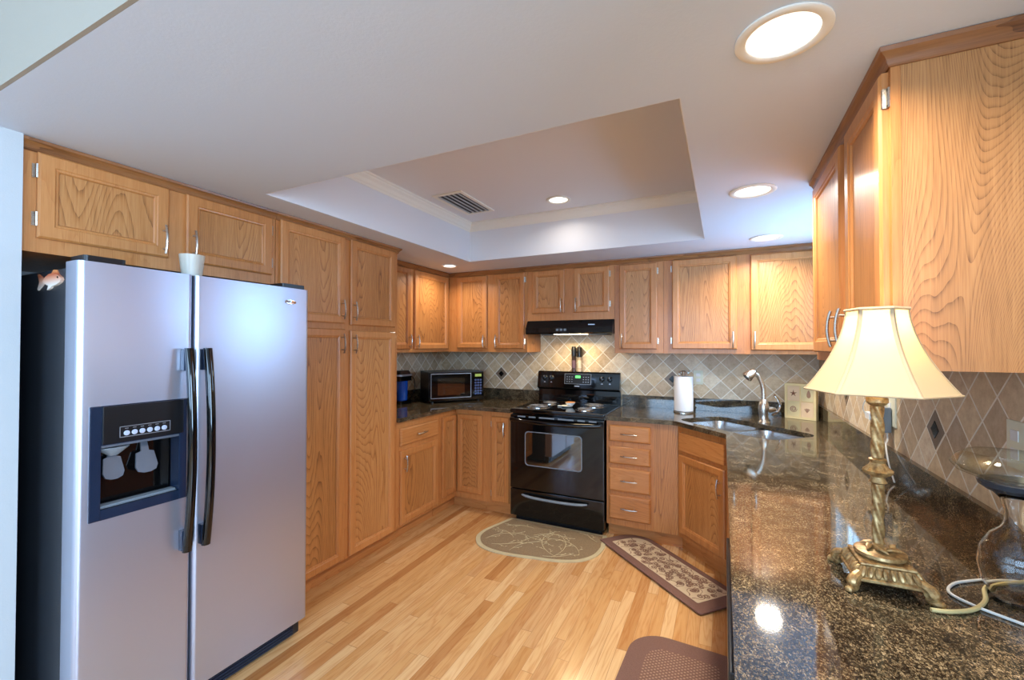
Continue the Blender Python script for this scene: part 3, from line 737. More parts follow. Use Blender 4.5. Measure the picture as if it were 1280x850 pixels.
# handles
def fhandle(yc, d):
    bm = BM(); n = 22; rings = []
    za, zb = .655, 1.432
    for k in range(n+1):
        s = -1+2*k/n; z = (za+zb)/2+s*(zb-za)/2; bow = .030*(1-s*s)
        xo = FD+.030+bow; w = .0155
        q = [(xo, yc-w), (xo+.011, yc-w*.75), (xo+.016, yc), (xo+.011, yc+w*.75), (xo, yc+w), (xo-.008, yc+w*.8), (xo-.008, yc-w*.8)]
        rings.append([bm.verts.new((x, y, z)) for x, y in q])
    for A, D in zip(rings, rings[1:]):
        for i in range(7): bm.faces.new((A[i], A[(i+1) % 7], D[(i+1) % 7], D[i]))
    bm.faces.new(rings[0]); bm.faces.new(rings[-1][::-1])
    h = obj('handle', bm, black_gloss, d, smooth=True, sharp=60, label='long bowed gloss black handle')
    return h
fhandle(ys-.034, d1); fhandle(ys+.034, d2)
for yc, d in ((ys-.034, d1), (ys+.034, d2)):
    for za, zb in ((.658, .735), (1.345, 1.428)): B('handle_mount', FD+.0005, FD+.0265, yc-.014, yc+.014, za, zb, dark_blue, d, .003)
# dispenser
dp = B('dispenser_housing', -1.944, -1.940, Dy0+.001, Dy1-.001, Dz0+.001, Dz1-.001, black_gloss, d1, label='black ice and water dispenser')
def dpart(name, bm, mat, **k): return obj(name, bm, mat, d1, **k)
bm = BM()   # bezel ring
for a, b, c, e_ in ((Dy0-.012, Dy0+.018, Dz0-.012, Dz1+.012), (Dy1-.016, Dy1+.010, Dz0-.012, Dz1+.012)): box(bm, -1.935, FD+.006, a, b, c, e_, .003)
box(bm, -1.935, FD+.005, Dy0+.018, Dy1-.016, Dz0-.012, Dz0+.022); box(bm, -1.935, FD+.005, Dy0+.018, Dy1-.016, 1.105, Dz1+.012)
dpart('dispenser_bezel', bm, dark_blue, label='glossy blue-black dispenser surround')
B('control_fascia', FD+.0052, FD+.010, Dy0+.020, Dy1-.004, 1.108, Dz1+.009, black_satin, d1, .002)
bm = BM(); ya, yb, za, zb = .765, .918, 1.124, 1.162
for a, b, c, e_ in ((ya, yb, za, za+.0022), (ya, yb, zb-.0022, zb), (ya, ya+.0022, za, zb), (yb-.0022, yb, za, zb)): box(bm, FD+.0102, FD+.0108, a, b, c, e_)
dpart('button_outline', bm, silver_line)
for k in range(6):
    yc = ya+.020+k*.0226; bm = BM()
    lathe(bm, [(.0088, 0), (.0088, .002), (.006, .003)], M=Matrix.Translation((FD+.0102, yc, 1.138)) @ Matrix.Rotation(PI/2, 4, 'Y'), seg=18); dpart('button', bm, grey_btn, smooth=True, label='round pale grey button')
bm = BM()
for k in range(6): yc = ya+.020+k*.0226; box(bm, FD+.0102, FD+.0106, yc-.005, yc+.005, 1.153, 1.155)
dpart('button_legend', bm, silver_line)
B('shelf_lip', -1.935, FD+.0052, Dy0+.0185, Dy1-.0165, 1.096, 1.1045, paddle_m, d1, .002)
for yc, w_ in ((.765, .030), (.862, .034)):
    Mx = Matrix.Translation((-1.938, yc, 1.092)) @ Matrix.Rotation(math.radians(-16), 4, 'Y')
    bm = BM(); Q = Mx @ Matrix(((0, 0, 1, 0), (1, 0, 0, 0), (0, 1, 0, 0), (0, 0, 0, 1))); prism(bm, [(-w_*.8, -.045), (-w_, -.095), (-w_*.8, -.112), (-w_*.3, -.119), (w_*.3, -.119), (w_*.8, -.112), (w_, -.095), (w_*.8, -.045), (.012, -.040), (.010, -.004), (-.010, -.004), (-.012, -.040)], 0, .007, Q)
    dpart('paddle', bm, paddle_m, label='grey dispenser paddle')
bm = BM(); lathe(bm, [(.012, -.03), (.045, -.004), (.045, 0)], M=Matrix.Translation((-1.91, .765, 1.090)) @ Matrix.Scale(.5, 4, (1, 0, 0)), seg=24); dpart('ice_chute', bm, grey_pl, smooth=True)
bm = BM()
for k in range(5): box(bm, -1.935, FD-.003, Dy0+.022, Dy1-.02, .892+k*.0032, .8935+k*.0032) if k == 0 else box(bm, -1.93+.009*k, -1.926+.009*k, Dy0+.022, Dy1-.02, .8936, .899)
dpart('drip_tray', bm, grey_pl)
# badge
bm = BM(); lathe(bm, [(.030, 0), (.030, .003), (.026, .005)], M=Matrix.Translation((FD+.0003, 1.425, 1.652)) @ Matrix.Rotation(PI/2, 4, 'Y') @ Matrix.Scale(.40, 4, (1, 0, 0)), seg=32)
bd = obj('badge', bm, chrome, d2, smooth=True, label='small oval chrome badge with script lettering')
def text(name, s, size, loc, rotM, mat, parent, ext=.0004, shear=0.):
    cu = bpy.data.curves.new(name, 'FONT'); cu.body = s; cu.size = size; cu.extrude = ext; cu.align_x = 'CENTER'; cu.align_y = 'CENTER'; cu.shear = shear
    to = bpy.data.objects.new(name+'_c', cu); C.objects.link(to); bpy.context.view_layer.update()
    me = bpy.data.meshes.new_from_object(to.evaluated_get(bpy.context.evaluated_depsgraph_get())); bpy.data.objects.remove(to)
    me.name = name; me.materials.clear(); me.materials.append(mat)
    me.transform(rotM); o = bpy.data.objects.new(name, me); C.objects.link(o); o.parent = parent; o.location = Vector(loc)-WO[parent.name]; WO[o.name] = Vector(loc)
    return o
RX = Matrix(((0, 0, 1, 0), (1, 0, 0, 0), (0, 1, 0, 0), (0, 0, 0, 1)))   # text facing +X
RY = Matrix(((1, 0, 0, 0), (0, 0, -1, 0), (0, 1, 0, 0), (0, 0, 0, 1)))  # text facing -Y
text('badge_lettering', 'Whirlpool', .0115, (FD+.0056, 1.425, 1.652), RX, print_ink, bd, shear=.3)
# grille
g = B('base_grille', -1.975, -1.925, y0+.01, y1-.012, .012, .088, black_satin, fr_, .004)
bm = BM()
for k in range(5): box(bm, -1.924, -1.917, ys+.03-.32, y1-.05, .020+k*.013, .026+k*.013)
obj('grille_slat', bm, dark_blue, g)
B('leveling_foot', -2.0, -1.96, y0+.03, y0+.07, .001, .0295, black_satin, fr_); B('leveling_foot', -2.0, -1.96, y1-.07, y1-.03, .001, .0295, black_satin, fr_)
# fish magnet on the fridge side
bm = BM()
body = [(-.062, .0), (-.045, .018), (-.020, .030), (.012, .032), (.040, .022), (.060, .008), (.066, -.004), (.055, -.016), (.030, -.026), (0, -.030), (-.030, -.022), (-.055, -.010)]
tail = [(-.052, .008), (-.075, .020), (-.105, .040), (-.112, .036), (-.100, .0), (-.114, -.036), (-.106, -.040), (-.075, -.018), (-.052, -.008)]
fin = [(-.020, .026), (0, .050), (.022, .046), (.036, .024), (0, .028)]
fin2 = [(-.025, -.020), (-.035, -.045), (-.012, -.038), (0, -.026)]
MF = Matrix.Translation((-2.056, y0+.0035, 1.664)) @ Matrix(((1, 0, 0, 0), (0, 0, -1, 0), (0, 1, 0, 0), (0, 0, 0, 1)))
prism(bm, body, .0, .010, MF); prism(bm, tail, .001, .005, MF); prism(bm, fin, .001, .005, MF); prism(bm, fin2, .001, .008, MF)
for v in bm.verts: v.co.z = 1.664+(v.co.z-1.664)*.72; v.co.x = -2.056+(v.co.x+2.056)*1.12
fm = obj('fish_magnet', bm, fish_m, label='orange and white fish magnet stuck to the refrigerator side', cat='magnet')
bm = BM(); lathe(bm, [(.0035, 0), (.0025, .002)], M=MF @ Matrix.Translation((.050, .006, .0102)), seg=12); obj('eye', bm, black_gloss, fm)
# cup on the fridge
cx, cy = -1.935, 1.020
cp = thing('plastic_cup', (cx, cy, 1.7205), 'small frosted ribbed cup standing on top of the refrigerator', 'cup')
bm = BM(); n = 32; pr = [(.034, 1.7208), (.038, 1.75), (.044, 1.806), (.0425, 1.806), (.036, 1.75), (.032, 1.724)]
rings = []
for r, z in pr: rings.append([bm.verts.new((cx+r*(1+.02*math.cos(8*2*PI*i/n))*math.cos(2*PI*i/n), cy+r*(1+.02*math.cos(8*2*PI*i/n))*math.sin(2*PI*i/n), z)) for i in range(n)])
for A, D in zip(rings, rings[1:]):
    for i in range(n): bm.faces.new((A[i], A[(i+1) % n], D[(i+1) % n], D[i]))
bm.faces.new(rings[0]); bm.faces.new(rings[-1])
obj('cup_wall', bm, frosted, cp, smooth=True)
bm = BM(); lathe(bm, [(.0315, 1.7245), (.0355, 1.755), (.040, 1.792), (.001, 1.792)], (cx, cy, 0), 24); obj('paper_filler', bm, paper, cp, smooth=True)

# ------------------------------------------------------------------ stove
sx0, sx1, sf = -1.598, -.812, 3.300
st = thing('stove', (-1.2, 3.6, 0), 'freestanding glossy black electric range with coil burners', 'stove')
B('stove_body', sx0+.004, sx1-.004, sf+.004, WY-.035, .045, .895, black_gloss, st, .004)
# oven door with window opening
bm = BM(); box(bm, sx0+.002, sx1-.002, 3.262, sf, .275, .876, .006); od = obj('oven_door', bm, black_gloss, st)
bm = BM(); MW = Matrix(((1, 0, 0, 0), (0, 0, 1, 3.2615), (0, 1, 0, 0), (0, 0, 0, 1)))
win = rrect(-1.464, -.982, .470, .748, .03); prism(bm, win, -.0012, 0, MW); obj('oven_window', bm, oven_glass, od, label='dark reflective oven window')
bm = BM(); n = len(win); cxw, czw = -1.223, .609
outer = [(cxw+(x-cxw)*1.0, z) for x, z in win]; inner = [(cxw+(x-cxw)*.972, czw+(z-czw)*.95) for x, z in win]
va = [bm.verts.new((x, 3.2597, z)) for x, z in outer]; vb = [bm.verts.new((x, 3.2597, z)) for x, z in inner]
vc = [bm.verts.new((x, 3.2602, z)) for x, z in outer]; vd = [bm.verts.new((x, 3.2602, z)) for x, z in inner]
for i in range(n):
    j = (i+1) % n
    bm.faces.new((va[i], va[j], vb[j], vb[i])); bm.faces.new((vc[i], vc[j], vd[j], vd[i])); bm.faces.new((va[i], va[j], vc[j], vc[i])); bm.faces.new((vb[i], vb[j], vd[j], vd[i]))
obj('window_border', bm, grey_pl, od)
bm = BM(); P = []
for k in range(19):
    s = -1+2*k/18; P.append((-1.205+s*.372, 3.232-.030*(1-s**4), .842-.012*(1-s*s)))
tube(bm, P, .012, 12, flat=1.3); oh = obj('handle', bm, black_gloss, od, smooth=True, label='bowed gloss black oven door handle')
for xx in (-1.572, -.838): B('handle_mount', xx-.014, xx+.014, 3.228, 3.2615, .828, .856, black_satin, od, .003)
for k, (a, b) in enumerate(((-1.53, -1.46), (-1.43, -1.37), (-1.34, -1.21), (-1.18, -1.05), (-1.02, -.96), (-.93, -.87))):
    B('vent_slot', a, b, 3.2595, 3.2617, .858, .870, grey_pl, od, .001)
dr = B('storage_drawer', sx0+.002, sx1-.002, 3.264, sf, .050, .268, black_gloss, st, .006)
bm = BM(); P = []
for k in range(15):
    s = -1+2*k/14; P.append((-1.212+s*.272, 3.250-.022*(1-s**6), .222+.010*s*s))
tube(bm, P, [.008]+[.0125]*13+[.008], 12, flat=.8); obj('handle', bm, grey_pl, dr, smooth=True, label='satin grey drawer handle')
for xx in (-1.44, -.98): B('handle_mount', xx-.012, xx+.012, 3.248, 3.2635, .216, .232, black_satin, dr)
B('plinth', sx0+.03, sx1-.03, sf+.02, WY-.06, .001, .0445, black_satin, st)
ck = B('cooktop', sx0, sx1, 3.268, WY-.055, .8955, .924, black_gloss, st, .008)
def burner(x, y, r):
    bm = BM(); lathe(bm, [(r*1.18, .9245), (r*1.18, .927), (r*1.08, .9285), (r*1.0, .926), (r*.2, .9250)], (x, y, 0), 36)
    b = obj('drip_pan', bm, chrome, ck, smooth=True, label='chrome burner drip pan')
    bm = BM(); P = []; turns = 3.5 if r < .09 else 4.5; n = 90
    for k in range(n+1):
        a = 2*PI*turns*k/n; rr = .016+(r*.96-.016)*k/n; P.append((x+rr*math.cos(a), y+rr*math.sin(a), .9325))
    tube(bm, P, .0036, 6); obj('heating_coil', bm, coil_m, b, smooth=True)
burner(-1.420, 3.455, .088); burner(-1.415, 3.705, .066); burner(-1.010, 3.445, .068); burner(-1.005, 3.700, .088)
# backguard: side profile (y,z) extruded along x
def profX(bm, prof, x0, x1):
    A = [bm.verts.new((x0, y, z)) for y, z in prof]; D = [bm.verts.new((x1, y, z)) for y, z in prof]
    bm.faces.new(A); bm.faces.new(D[::-1]); n = len(prof)
    for i in range(n): bm.faces.new((A[i], A[(i+1) % n], D[(i+1) % n], D[i]))
bm = BM(); profX(bm, [(3.876, .9245), (3.876, 1.035), (3.838, 1.050), (3.836, 1.060), (3.860, 1.196), (3.872, 1.206), (3.886, 1.206), (3.893, 1.196), (3.893, .9245)], sx0+.006, sx1-.006)
bk = obj('backguard', bm, black_gloss, st, smooth=True, sharp=30)
nrm = Vector((0, -.985, .174)); 
def onpanel(x, z, out=0.): return Vector((x, 3.836+(z-1.060)*(.024/.136), z))+nrm*out
TP = lambda x, z, out=0.: Matrix.Translation(onpanel(x, z, out)) @ Matrix.Rotation(math.atan2(.024, .136), 4, 'X').inverted() @ Matrix.Rotation(PI/2, 4, 'X')
for x in (-1.520, -1.455, -.975, -.905):
    bm = BM(); lathe(bm, [(.024, 0), (.024, .004), (.019, .008), (.017, .022), (.012, .024)], M=TP(x, 1.145), seg=24); box(bm, -.004, .004, -.018, .018, .0241, .030, M=TP(x, 1.145))
    kn = obj('knob', bm, black_satin, bk, smooth=True)
    bm = BM(); box(bm, -.002, .002, .002, .017, .0302, .0308, M=TP(x, 1.145)); obj('knob_pointer', bm, silver_line, kn)
    bm = BM(); prism(bm, [(-.010, -.045), (.010, -.045), (0, -.033)], .0003, .0009, M=TP(x, 1.145)); obj('burner_mark', bm, silver_line, bk)
bm = BM(); prism(bm, rrect(-.125, .125, -.047, .047, .008), .0002, .0020, M=TP(-1.200, 1.140)); cpn = obj('clock_panel', bm, black_satin, bk)
bm = BM()
for a, b, c, e_ in ((-.125, -.122, -.047, .047), (.122, .125, -.047, .047), (-.122, .122, .045, .047), (-.122, .122, -.047, -.045)): box(bm, a, b, c, e_, .0021, .0026, M=TP(-1.200, 1.140))
obj('panel_outline', bm, silver_line, cpn)
bm = BM(); prism(bm, rrect(-.024, .026, .008, .032, .003), .0021, .0028, M=TP(-1.200, 1.140)); obj('clock_display', bm, green_lcd, cpn, label='lit green clock display')
bm = BM()
for i in (-.10, -.078, -.054, .054, .078, .100):
    for j in (-.026, -.004, .018): box(bm, i-.005, i+.005, j-.003, j+.003, .0021, .0026, M=TP(-1.200, 1.140))
obj('key_legend', bm, silver_line, cpn)
bm = BM(); prism(bm, rrect(-.024, .024, -.005, .005, .004), .0003, .0012, M=TP(-1.205, 1.076)); obj('brand_plate', bm, silver_line, bk)
# range hood
hd_ = thing('range_hood', (-1.2, 3.75, 1.54), 'slim black under-cabinet range hood above the stove', 'range hood')
bm = BM(); profX(bm, [(WY-.011, 1.545), (3.560, 1.545), (3.548, 1.556), (3.552, 1.600), (3.596, 1.662), (WY-.011, 1.662)], -1.588, -.812); hb = obj('canopy', bm, black_gloss, hd_)
bm = BM(); box(bm, -1.34, -1.06, 3.60, 3.70, 1.5405, 1.5445); obj('light_lens', bm, emis('hood_lamp', (1, .82, .5, 1), 6), hd_, label='lit hood lamp lens')
B('grease_filter', -1.50, -.90, 3.71, 3.90, 1.539, 1.5445, grey_pl, hd_)
for k in range(3): B('switch', -1.30+k*.035, -1.278+k*.035, 3.5475, 3.5535, 1.572, 1.590, grey_pl, hd_)
B('nameplate', -1.02, -.965, 3.560, 3.566, 1.618, 1.626, silver_line, hd_)
l = bpy.data.lights.new('hood_light', 'AREA'); l.size = .22; l.energy = 4.5; l.color = (1, .78, .45); ho = bpy.data.objects.new('hood_light', l); C.objects.link(ho); ho.location = (-1.2, 3.68, 1.53); ho.rotation_euler = (math.radians(-12), 0, 0)
# dish on the cooktop
ds = thing('spoon_rest', (-1.18, 3.56, .925), 'white ceramic spoon rest with a small orange-rimmed bowl, on the cooktop', 'dish')
bm = BM(); lathe(bm, [(.026, .9248), (.046, .930), (.050, .936), (.047, .936), (.028, .929), (.001, .929)], (-1.200, 3.545, 0), 28); box(bm, -1.28, -1.24, 3.53, 3.555, .926, .934, .003); obj('tray', bm, white_pl, ds, smooth=True)
bm = BM(); lathe(bm, [(.020, .9365), (.034, .948), (.042, .962), (.039, .962), (.02, .944), (.001, .943)], (-1.175, 3.560, 0), 28); obj('bowl', bm, white_pl, ds, smooth=True)
bm = BM(); lathe(bm, [(.0425, .9625), (.0425, .965), (.036, .965), (.001, .958)], (-1.175, 3.560, 0), 28); obj('bowl_rim', bm, plain('orange_glaze', lin(204, 138, 84), .3), ds, smooth=True)
# grinders on the backguard
def grinder(x, y, body, label, h=0.):
    t = thing('spice_grinder', (x, y, 1.2065), label, 'grinder', 'two spice grinders standing on the stove')
    bm = BM(); lathe(bm, [(.021, 1.2068), (.021, 1.215), (.019, 1.22), (.019, 1.335+h), (.022, 1.34+h)], (x, y, 0), 20); obj('jar', bm, body, t, smooth=True)
    bm = BM(); lathe(bm, [(.022, 1.3405+h), (.0225, 1.35+h), (.0225, 1.412+h), (.020, 1.418+h), (.020, 1.428+h), (.017, 1.431+h)], (x, y, 0), 20); obj('cap', bm, black_satin, t, smooth=True)
    bm = BM(); lathe(bm, [(.0195, 1.24), (.0195, 1.31)], (x, y, 0), 20, cap=False); obj('jar_label', bm, plain('label_'+label[:6], lin(96, 72, 84) if h else lin(200, 190, 170), .5), t, smooth=True)
grinder(-1.246, 3.884-.006, plain('dark_spice', lin(58, 44, 42), .2), 'dark spice grinder with black cap, the taller of two on the stove back', .006)
grinder(-1.190, 3.884-.006, plain('pale_salt', lin(176, 160, 140), .2), 'pale salt grinder with black cap, beside the dark grinder')

# ------------------------------------------------------------------ microwave
ux, uy = Vector((.61, .79, 0)).normalized(), Vector((-.79, .61, 0)).normalized()
MM = Matrix(((ux.x, uy.x, 0, -2.400), (ux.y, uy.y, 0, 3.240), (0, 0, 1, 0), (0, 0, 0, 1)))
mw = thing('microwave', (-2.37, 3.55, .914), 'black countertop microwave set at an angle in the counter corner', 'microwave')
bm = BM(); box(bm, 0, .530, .022, .335, .928, 1.200, .006, M=MM); obj('casing', bm, black_satin, mw)
bm = BM(); box(bm, .002, .412, 0, .0215, .932, 1.197, .004, M=MM); mdr = obj('door', bm, black_gloss, mw)
bm = BM(); box(bm, .075, .335, -.0012, -.0002, .985, 1.145, M=MM); obj('door_window', bm, oven_glass, mdr)
bm = BM()
for a, b, c, d_ in ((.010, .400, 1.180, 1.186), (.010, .400, .958, .963), (.010, .014, .963, 1.180), (.396, .400, .963, 1.180)): box(bm, a, b, -.0030, -.0002, c, d_, M=MM)
obj('door_trim', bm, silver_line, mdr)
bm = BM(); box(bm, .414, .529, .001, .0215, .932, 1.197, .004, M=MM); mcp = obj('control_panel', bm, black_gloss, mw)
bm = BM(); box(bm, .440, .505, -.0006, .0008, 1.150, 1.175, M=MM); obj('display', bm, emis('microwave_clock', (.35, .45, .08, 1), .15), mcp, label='dim green clock display')
for j, z in enumerate((1.118, 1.092, 1.066, 1.040, 1.014, .988)):
    for i in range(3):
        bm = BM(); prism(bm, rrect(.436+i*.026, .456+i*.026, z-.009, z+.009, .006, 3), -.0008, .0006, M=MM @ Matrix(((1, 0, 0, 0), (0, 0, 1, 0), (0, 1, 0, 0), (0, 0, 0, 1)))); obj('key', bm, plain('key_blue', lin(58, 72, 116), .4) if (i+j) == 0 else bpy.data.materials['key_blue'], mcp)
for a in (.04, .49):
    for b in (.05, .30):
        bm = BM(); lathe(bm, [(.012, .9145), (.012, .9278)], M=MM @ Matrix.Translation((a, b, 0)), seg=12); obj('foot', bm, black_satin, mw)

# ------------------------------------------------------------------ coffee maker
kx, ky = -2.662, 3.165
km = thing('coffee_maker', (kx, ky, .914), 'black single-cup coffee maker with a blue reflection coloured onto its body beside the pantry', 'coffee maker')
bm = BM(); prism(bm, [(kx+x, ky+y) for x, y in rrect(-.058, .060, -.090, .085, .030)], .9145, .945); obj('base', bm, black_gloss, km)
bm = BM(); lathe(bm, [(.046, .9455), (.048, .97), (.052, 1.120), (.054, 1.122)], (kx+.004, ky+.005, 0), 32); obj('coffee_body', bm, blue_reflect, km, smooth=True, label='body with a blue reflection put into its colour')
bm = BM(); prism(bm, [(kx+x, ky+y) for x, y in rrect(-.060, .062, -.095, .088, .034)], 1.1225, 1.165); hdd = obj('brew_head', bm, black_gloss, km)
bm = BM(); prism(bm, [(kx+x, ky+y) for x, y in rrect(-.062, .066, -.099, .092, .036)], 1.1655, 1.182); obj('silver_band', bm, silver_line, km, label='silver band around the head')
bm = BM(); prism(bm, [(kx+x, ky+y) for x, y in rrect(-.058, .058, -.090, .084, .034)], 1.1825, 1.215); 
for v in bm.verts:
    if v.co.z > 1.2: v.co.x = kx+(v.co.x-kx)*.8; v.co.y = ky+(v.co.y-ky)*.8
obj('lid', bm, black_satin, km)
bm = BM(); P = smooth_pts([(-2.742, 3.40, 1.150), (-2.715, 3.41, 1.12), (-2.712, 3.42, 1.06), (-2.708, 3.40, 1.00), (-2.700, 3.33, .930), (-2.700, 3.27, .922)], 6); tube(bm, P, .004, 6); obj('power_cord', bm, black_satin, km, smooth=True)

# ------------------------------------------------------------------ paper towel holder
px_, py_ = -.290, 3.740
pt = thing('paper_towel_holder', (px_, py_, .914), 'upright paper towel roll on a dark metal stand beside the sink', 'paper towel')
bm = BM(); lathe(bm, [(.078, .9145), (.078, .920), (.070, .926), (.02, .928)], (px_, py_, 0), 32); obj('stand_base', bm, nickel, pt, smooth=True)
bm = BM(); lathe(bm, [(.020, .9285), (.071, .9285), (.072, .935), (.072, 1.196), (.070, 1.200), (.020, 1.200)], (px_, py_, 0), 40); obj('paper_roll', bm, paper, pt, smooth=True)
bm = BM()
for k in range(3):
    a = PI*k/3; P = [(px_+.036*math.cos(s)*math.cos(a), py_+.036*math.cos(s)*math.sin(a), 1.224+.020*math.sin(s)) for s in [2*PI*i/16 for i in range(17)]]; tube(bm, P, .003, 6)
tube(bm, [(px_, py_, 1.201), (px_, py_, 1.240)], .004, 8); obj('finial', bm, nickel, pt, smooth=True)
# outlets
def outlet(x, y, z, ax, label, w=.072, h=.115):
    t = thing('wall_outlet', (x, y, z), label, 'outlet'); bm = BM(); I = BM()
    if ax == 'y':
        box(bm, x-w/2, x+w/2, y-.006, y, z-h/2, z+h/2, .002)
        for dz in (-.022, .022): box(I, x-.016, x+.016, y-.008, y-.0062, z+dz-.013, z+dz+.013, .001)
    else:
        box(bm, x-.006, x, y-w/2, y+w/2, z-h/2, z+h/2, .002)
        for dz in (-.022, .022): box(I, x-.008, x-.0062, y-.016, y+.016, z+dz-.013, z+dz+.013, .001)
    p = obj('cover_plate', bm, ivory, t); obj('socket', I, white_pl, t)
    return t
outlet(-.190, WY-.0105, 1.183, 'y', 'pale green outlet plate on the tile behind the paper towels')
outlet(WX1-.0095, 1.478, 1.205, 'x', 'pale outlet plate above the glass vase')
outlet(WX1-.0095, 2.360, 1.170, 'x', 'outlet plate with two plugged-in adaptors behind the lamp', .125, .125)
bm = BM(); box(bm, WX1-.060, WX1-.0180, 2.330, 2.400, 1.080, 1.185, .004); ad = obj('power_adaptor', bm, grey_pl, label='grey box adaptor plugged in behind the lamp', cat='adaptor')
bm = BM(); P = smooth_pts([(WX1-.030, 2.345, 1.0795), (WX1-.032, 2.33, 1.05), (WX1-.040, 2.32, 1.030), (WX1-.050, 2.25, .97), (WX1-.060, 2.15, .921)], 6); tube(bm, P, .003, 6); obj('adaptor_cord', bm, cord_white, ad, smooth=True)
bm = BM(); box(bm, WX1-.075, WX1-.0180, 2.405, 2.470, 1.120, 1.150, .003); wa = obj('phone_charger', bm, white_pl, label='white plug-in charger beside the grey adaptor', cat='charger')
bm = BM(); tube(bm, smooth_pts([(WX1-.0755, 2.46, 1.14), (WX1-.085, 2.455, 1.17), (WX1-.075, 2.42, 1.215), (WX1-.03, 2.40, 1.235)], 5), .0025, 6); obj('charger_cord', bm, cord_white, wa, smooth=True)

# ------------------------------------------------------------------ seashell box by the sink
bdir = Vector((.9, -.44, 0)).normalized(); bn = Vector((.44, .9, 0)).normalized()
MX = Matrix(((bdir.x, bn.x, 0, .405), (bdir.y, bn.y, 0, 3.792), (0, 0, 1, 0), (0, 0, 0, 1)))
sb = thing('seashell_box', (.51, 3.77, .914), 'cream wooden box with four seashell pictures in the counter corner', 'decorative box')
wB = .200
bm = BM(); box(bm, 0, wB, .004, .045, .9145, 1.170, .003, M=MX); obj('box_case', bm, cream_wood, sb)
bm = BM()
for a, b, c, d_ in ((0, .016, .915, 1.170), (wB-.016, wB, .915, 1.170), (.016, wB-.016, 1.154, 1.170), (.016, wB-.016, .915, .931), (wB/2-.004, wB/2+.004, .931, 1.154)): box(bm, a, b, -.004, .0035, c, d_, .001, M=MX)
obj('front_frame', bm, cream_wood, sb)
MXf = MX @ Matrix(((1, 0, 0, 0), (0, 0, 1, 0), (0, 1, 0, 0), (0, 0, 0, 1)))
for i, (a, b) in enumerate(((.018, wB/2-.005), (wB/2+.005, wB-.018))):
    for j, (c, d_) in enumerate(((.933, 1.040), (1.046, 1.152))):
        bm = BM(); box(bm, a, b, .0005, .003, c, d_, M=MX); pc = obj('picture_tile', bm, print_rose if (i+j) % 2 else print_sage, sb)
        cx_, cz_ = (a+b)/2, (c+d_)/2; bm = BM()
        if i == 0 and j == 1:
            pts = []
            for k in range(10): r = .026 if k % 2 == 0 else .008; q = PI/2+PI*k/5; pts.append((cx_+r*math.cos(q), cz_+r*math.sin(q)))
            prism(bm, pts, -.0004, .0004, MXf)
        elif i == 0:
            P = [(cx_+(.004+.020*k/30)*math.cos(k*.42), cz_+(.004+.020*k/30)*math.sin(k*.42)) for k in range(31)]
            ribbon(bm, P, .008, -.0008)
            for v in bm.verts: v.co = MXf @ v.co
        elif j == 1: prism(bm, [(cx_+.010+.012*math.cos(q)*(1-.4*math.sin(q)), cz_+.028*math.sin(q)) for q in [2*PI*k/16 for k in range(16)]], -.0004, .0004, MXf)
        else:
            for q in (-.6, -.3, 0, .3, .6): prism(bm, [(cx_-.002, cz_-.02), (cx_+.002, cz_-.02), (cx_+.028*math.sin(q)+.003, cz_-.02+.03*math.cos(q)), (cx_+.028*math.sin(q)-.003, cz_-.02+.03*math.cos(q))], -.0004, .0004, MXf)
        obj('shell_picture', bm, print_ink if j == 1 and i == 0 else plain('faded_print', lin(164, 128, 104), .6), pc)
B('latch', .404, .407, 3.79, 3.80, 1.02, 1.06, black_satin, sb)

# ------------------------------------------------------------------ table lamp
lx, ly = .316, 1.268
lp = thing('table_lamp', (lx, ly, .914), 'lit lamp with cream hexagonal bell shade and antique gold twisted stem', 'lamp')
rot = math.radians(2)
ML_ = Matrix.Translation((lx-.002, ly-.020, 0)) @ Matrix.Rotation(rot, 4, 'Z')
bm = BM()   # square stepped plinth
def sq(z, h, k=.0): 
    return [bm.verts.new(ML_ @ Vector((sx*h, sy*h, z))) for sx, sy in ((-1, -1), (1, -1), (1, 1), (-1, 1))]
lev = [(.932, .058), (.936, .064), (.941, .064), (.944, .059), (.962, .047), (.966, .049), (.969, .048), (.971, .044)]
rg = [sq(z, h) for z, h in lev]
for A, D in zip(rg, rg[1:]):
    for i in range(4): bm.faces.new((A[i], A[(i+1) % 4], D[(i+1) % 4], D[i]))
bm.faces.new(rg[0][::-1]); bm.faces.new(rg[-1])
pb = obj('plinth', bm, gold, lp)
bm = BM()   # gadroons round the sloping sides
for s in range(4):
    R = Matrix.Rotation(s*PI/2, 4, 'Z')
    for k in range(8):
        u = -.0435+.0124*k
        a = ML_ @ (R @ Vector((u*1.12, -.060, .9445))); b = ML_ @ (R @ Vector((u*.95, -.049, .9625)))
        tube(bm, [a, a.lerp(b, .25), a.lerp(b, .7), b], [.0035, .0062, .0058, .003], 8)
obj('gadroon_border', bm, gold, pb, smooth=True, label='row of rounded gold lobes')
for s in range(4):
    R = Matrix.Rotation(s*PI/2, 4, 'Z'); bm = BM()
    w = lambda x, y, z: ML_ @ (R @ Vector((x, y, z)))
    tube(bm, smooth_pts([w(.052, .052, .946), w(.064, .064, .940), w(.068, .068, .928), w(.062, .062, .920), w(.070, .070, .9185), w(.080, .080, .9195)], 4), [.010]*4+[.011]*4+[.009]*4+[.0075]*4+[.0075]*4+[.004], 10)
    tube(bm, [w(.058, .070, .934), w(.070, .058, .934)], .009, 10)
    for v in bm.verts: v.co.z = max(v.co.z, .9145)
    obj('foot', bm, gold, lp, smooth=True, label='scrolled gold foot')
bm = BM(); lathe(bm, [(.044, .9715), (.048, .976), (.047, .982), (.040, .985), (.018, .988), (.014, .994)], (lx-.001, ly-.015, 0), 36); dm = obj('base_disc', bm, gold, lp, smooth=True)
bm = BM()
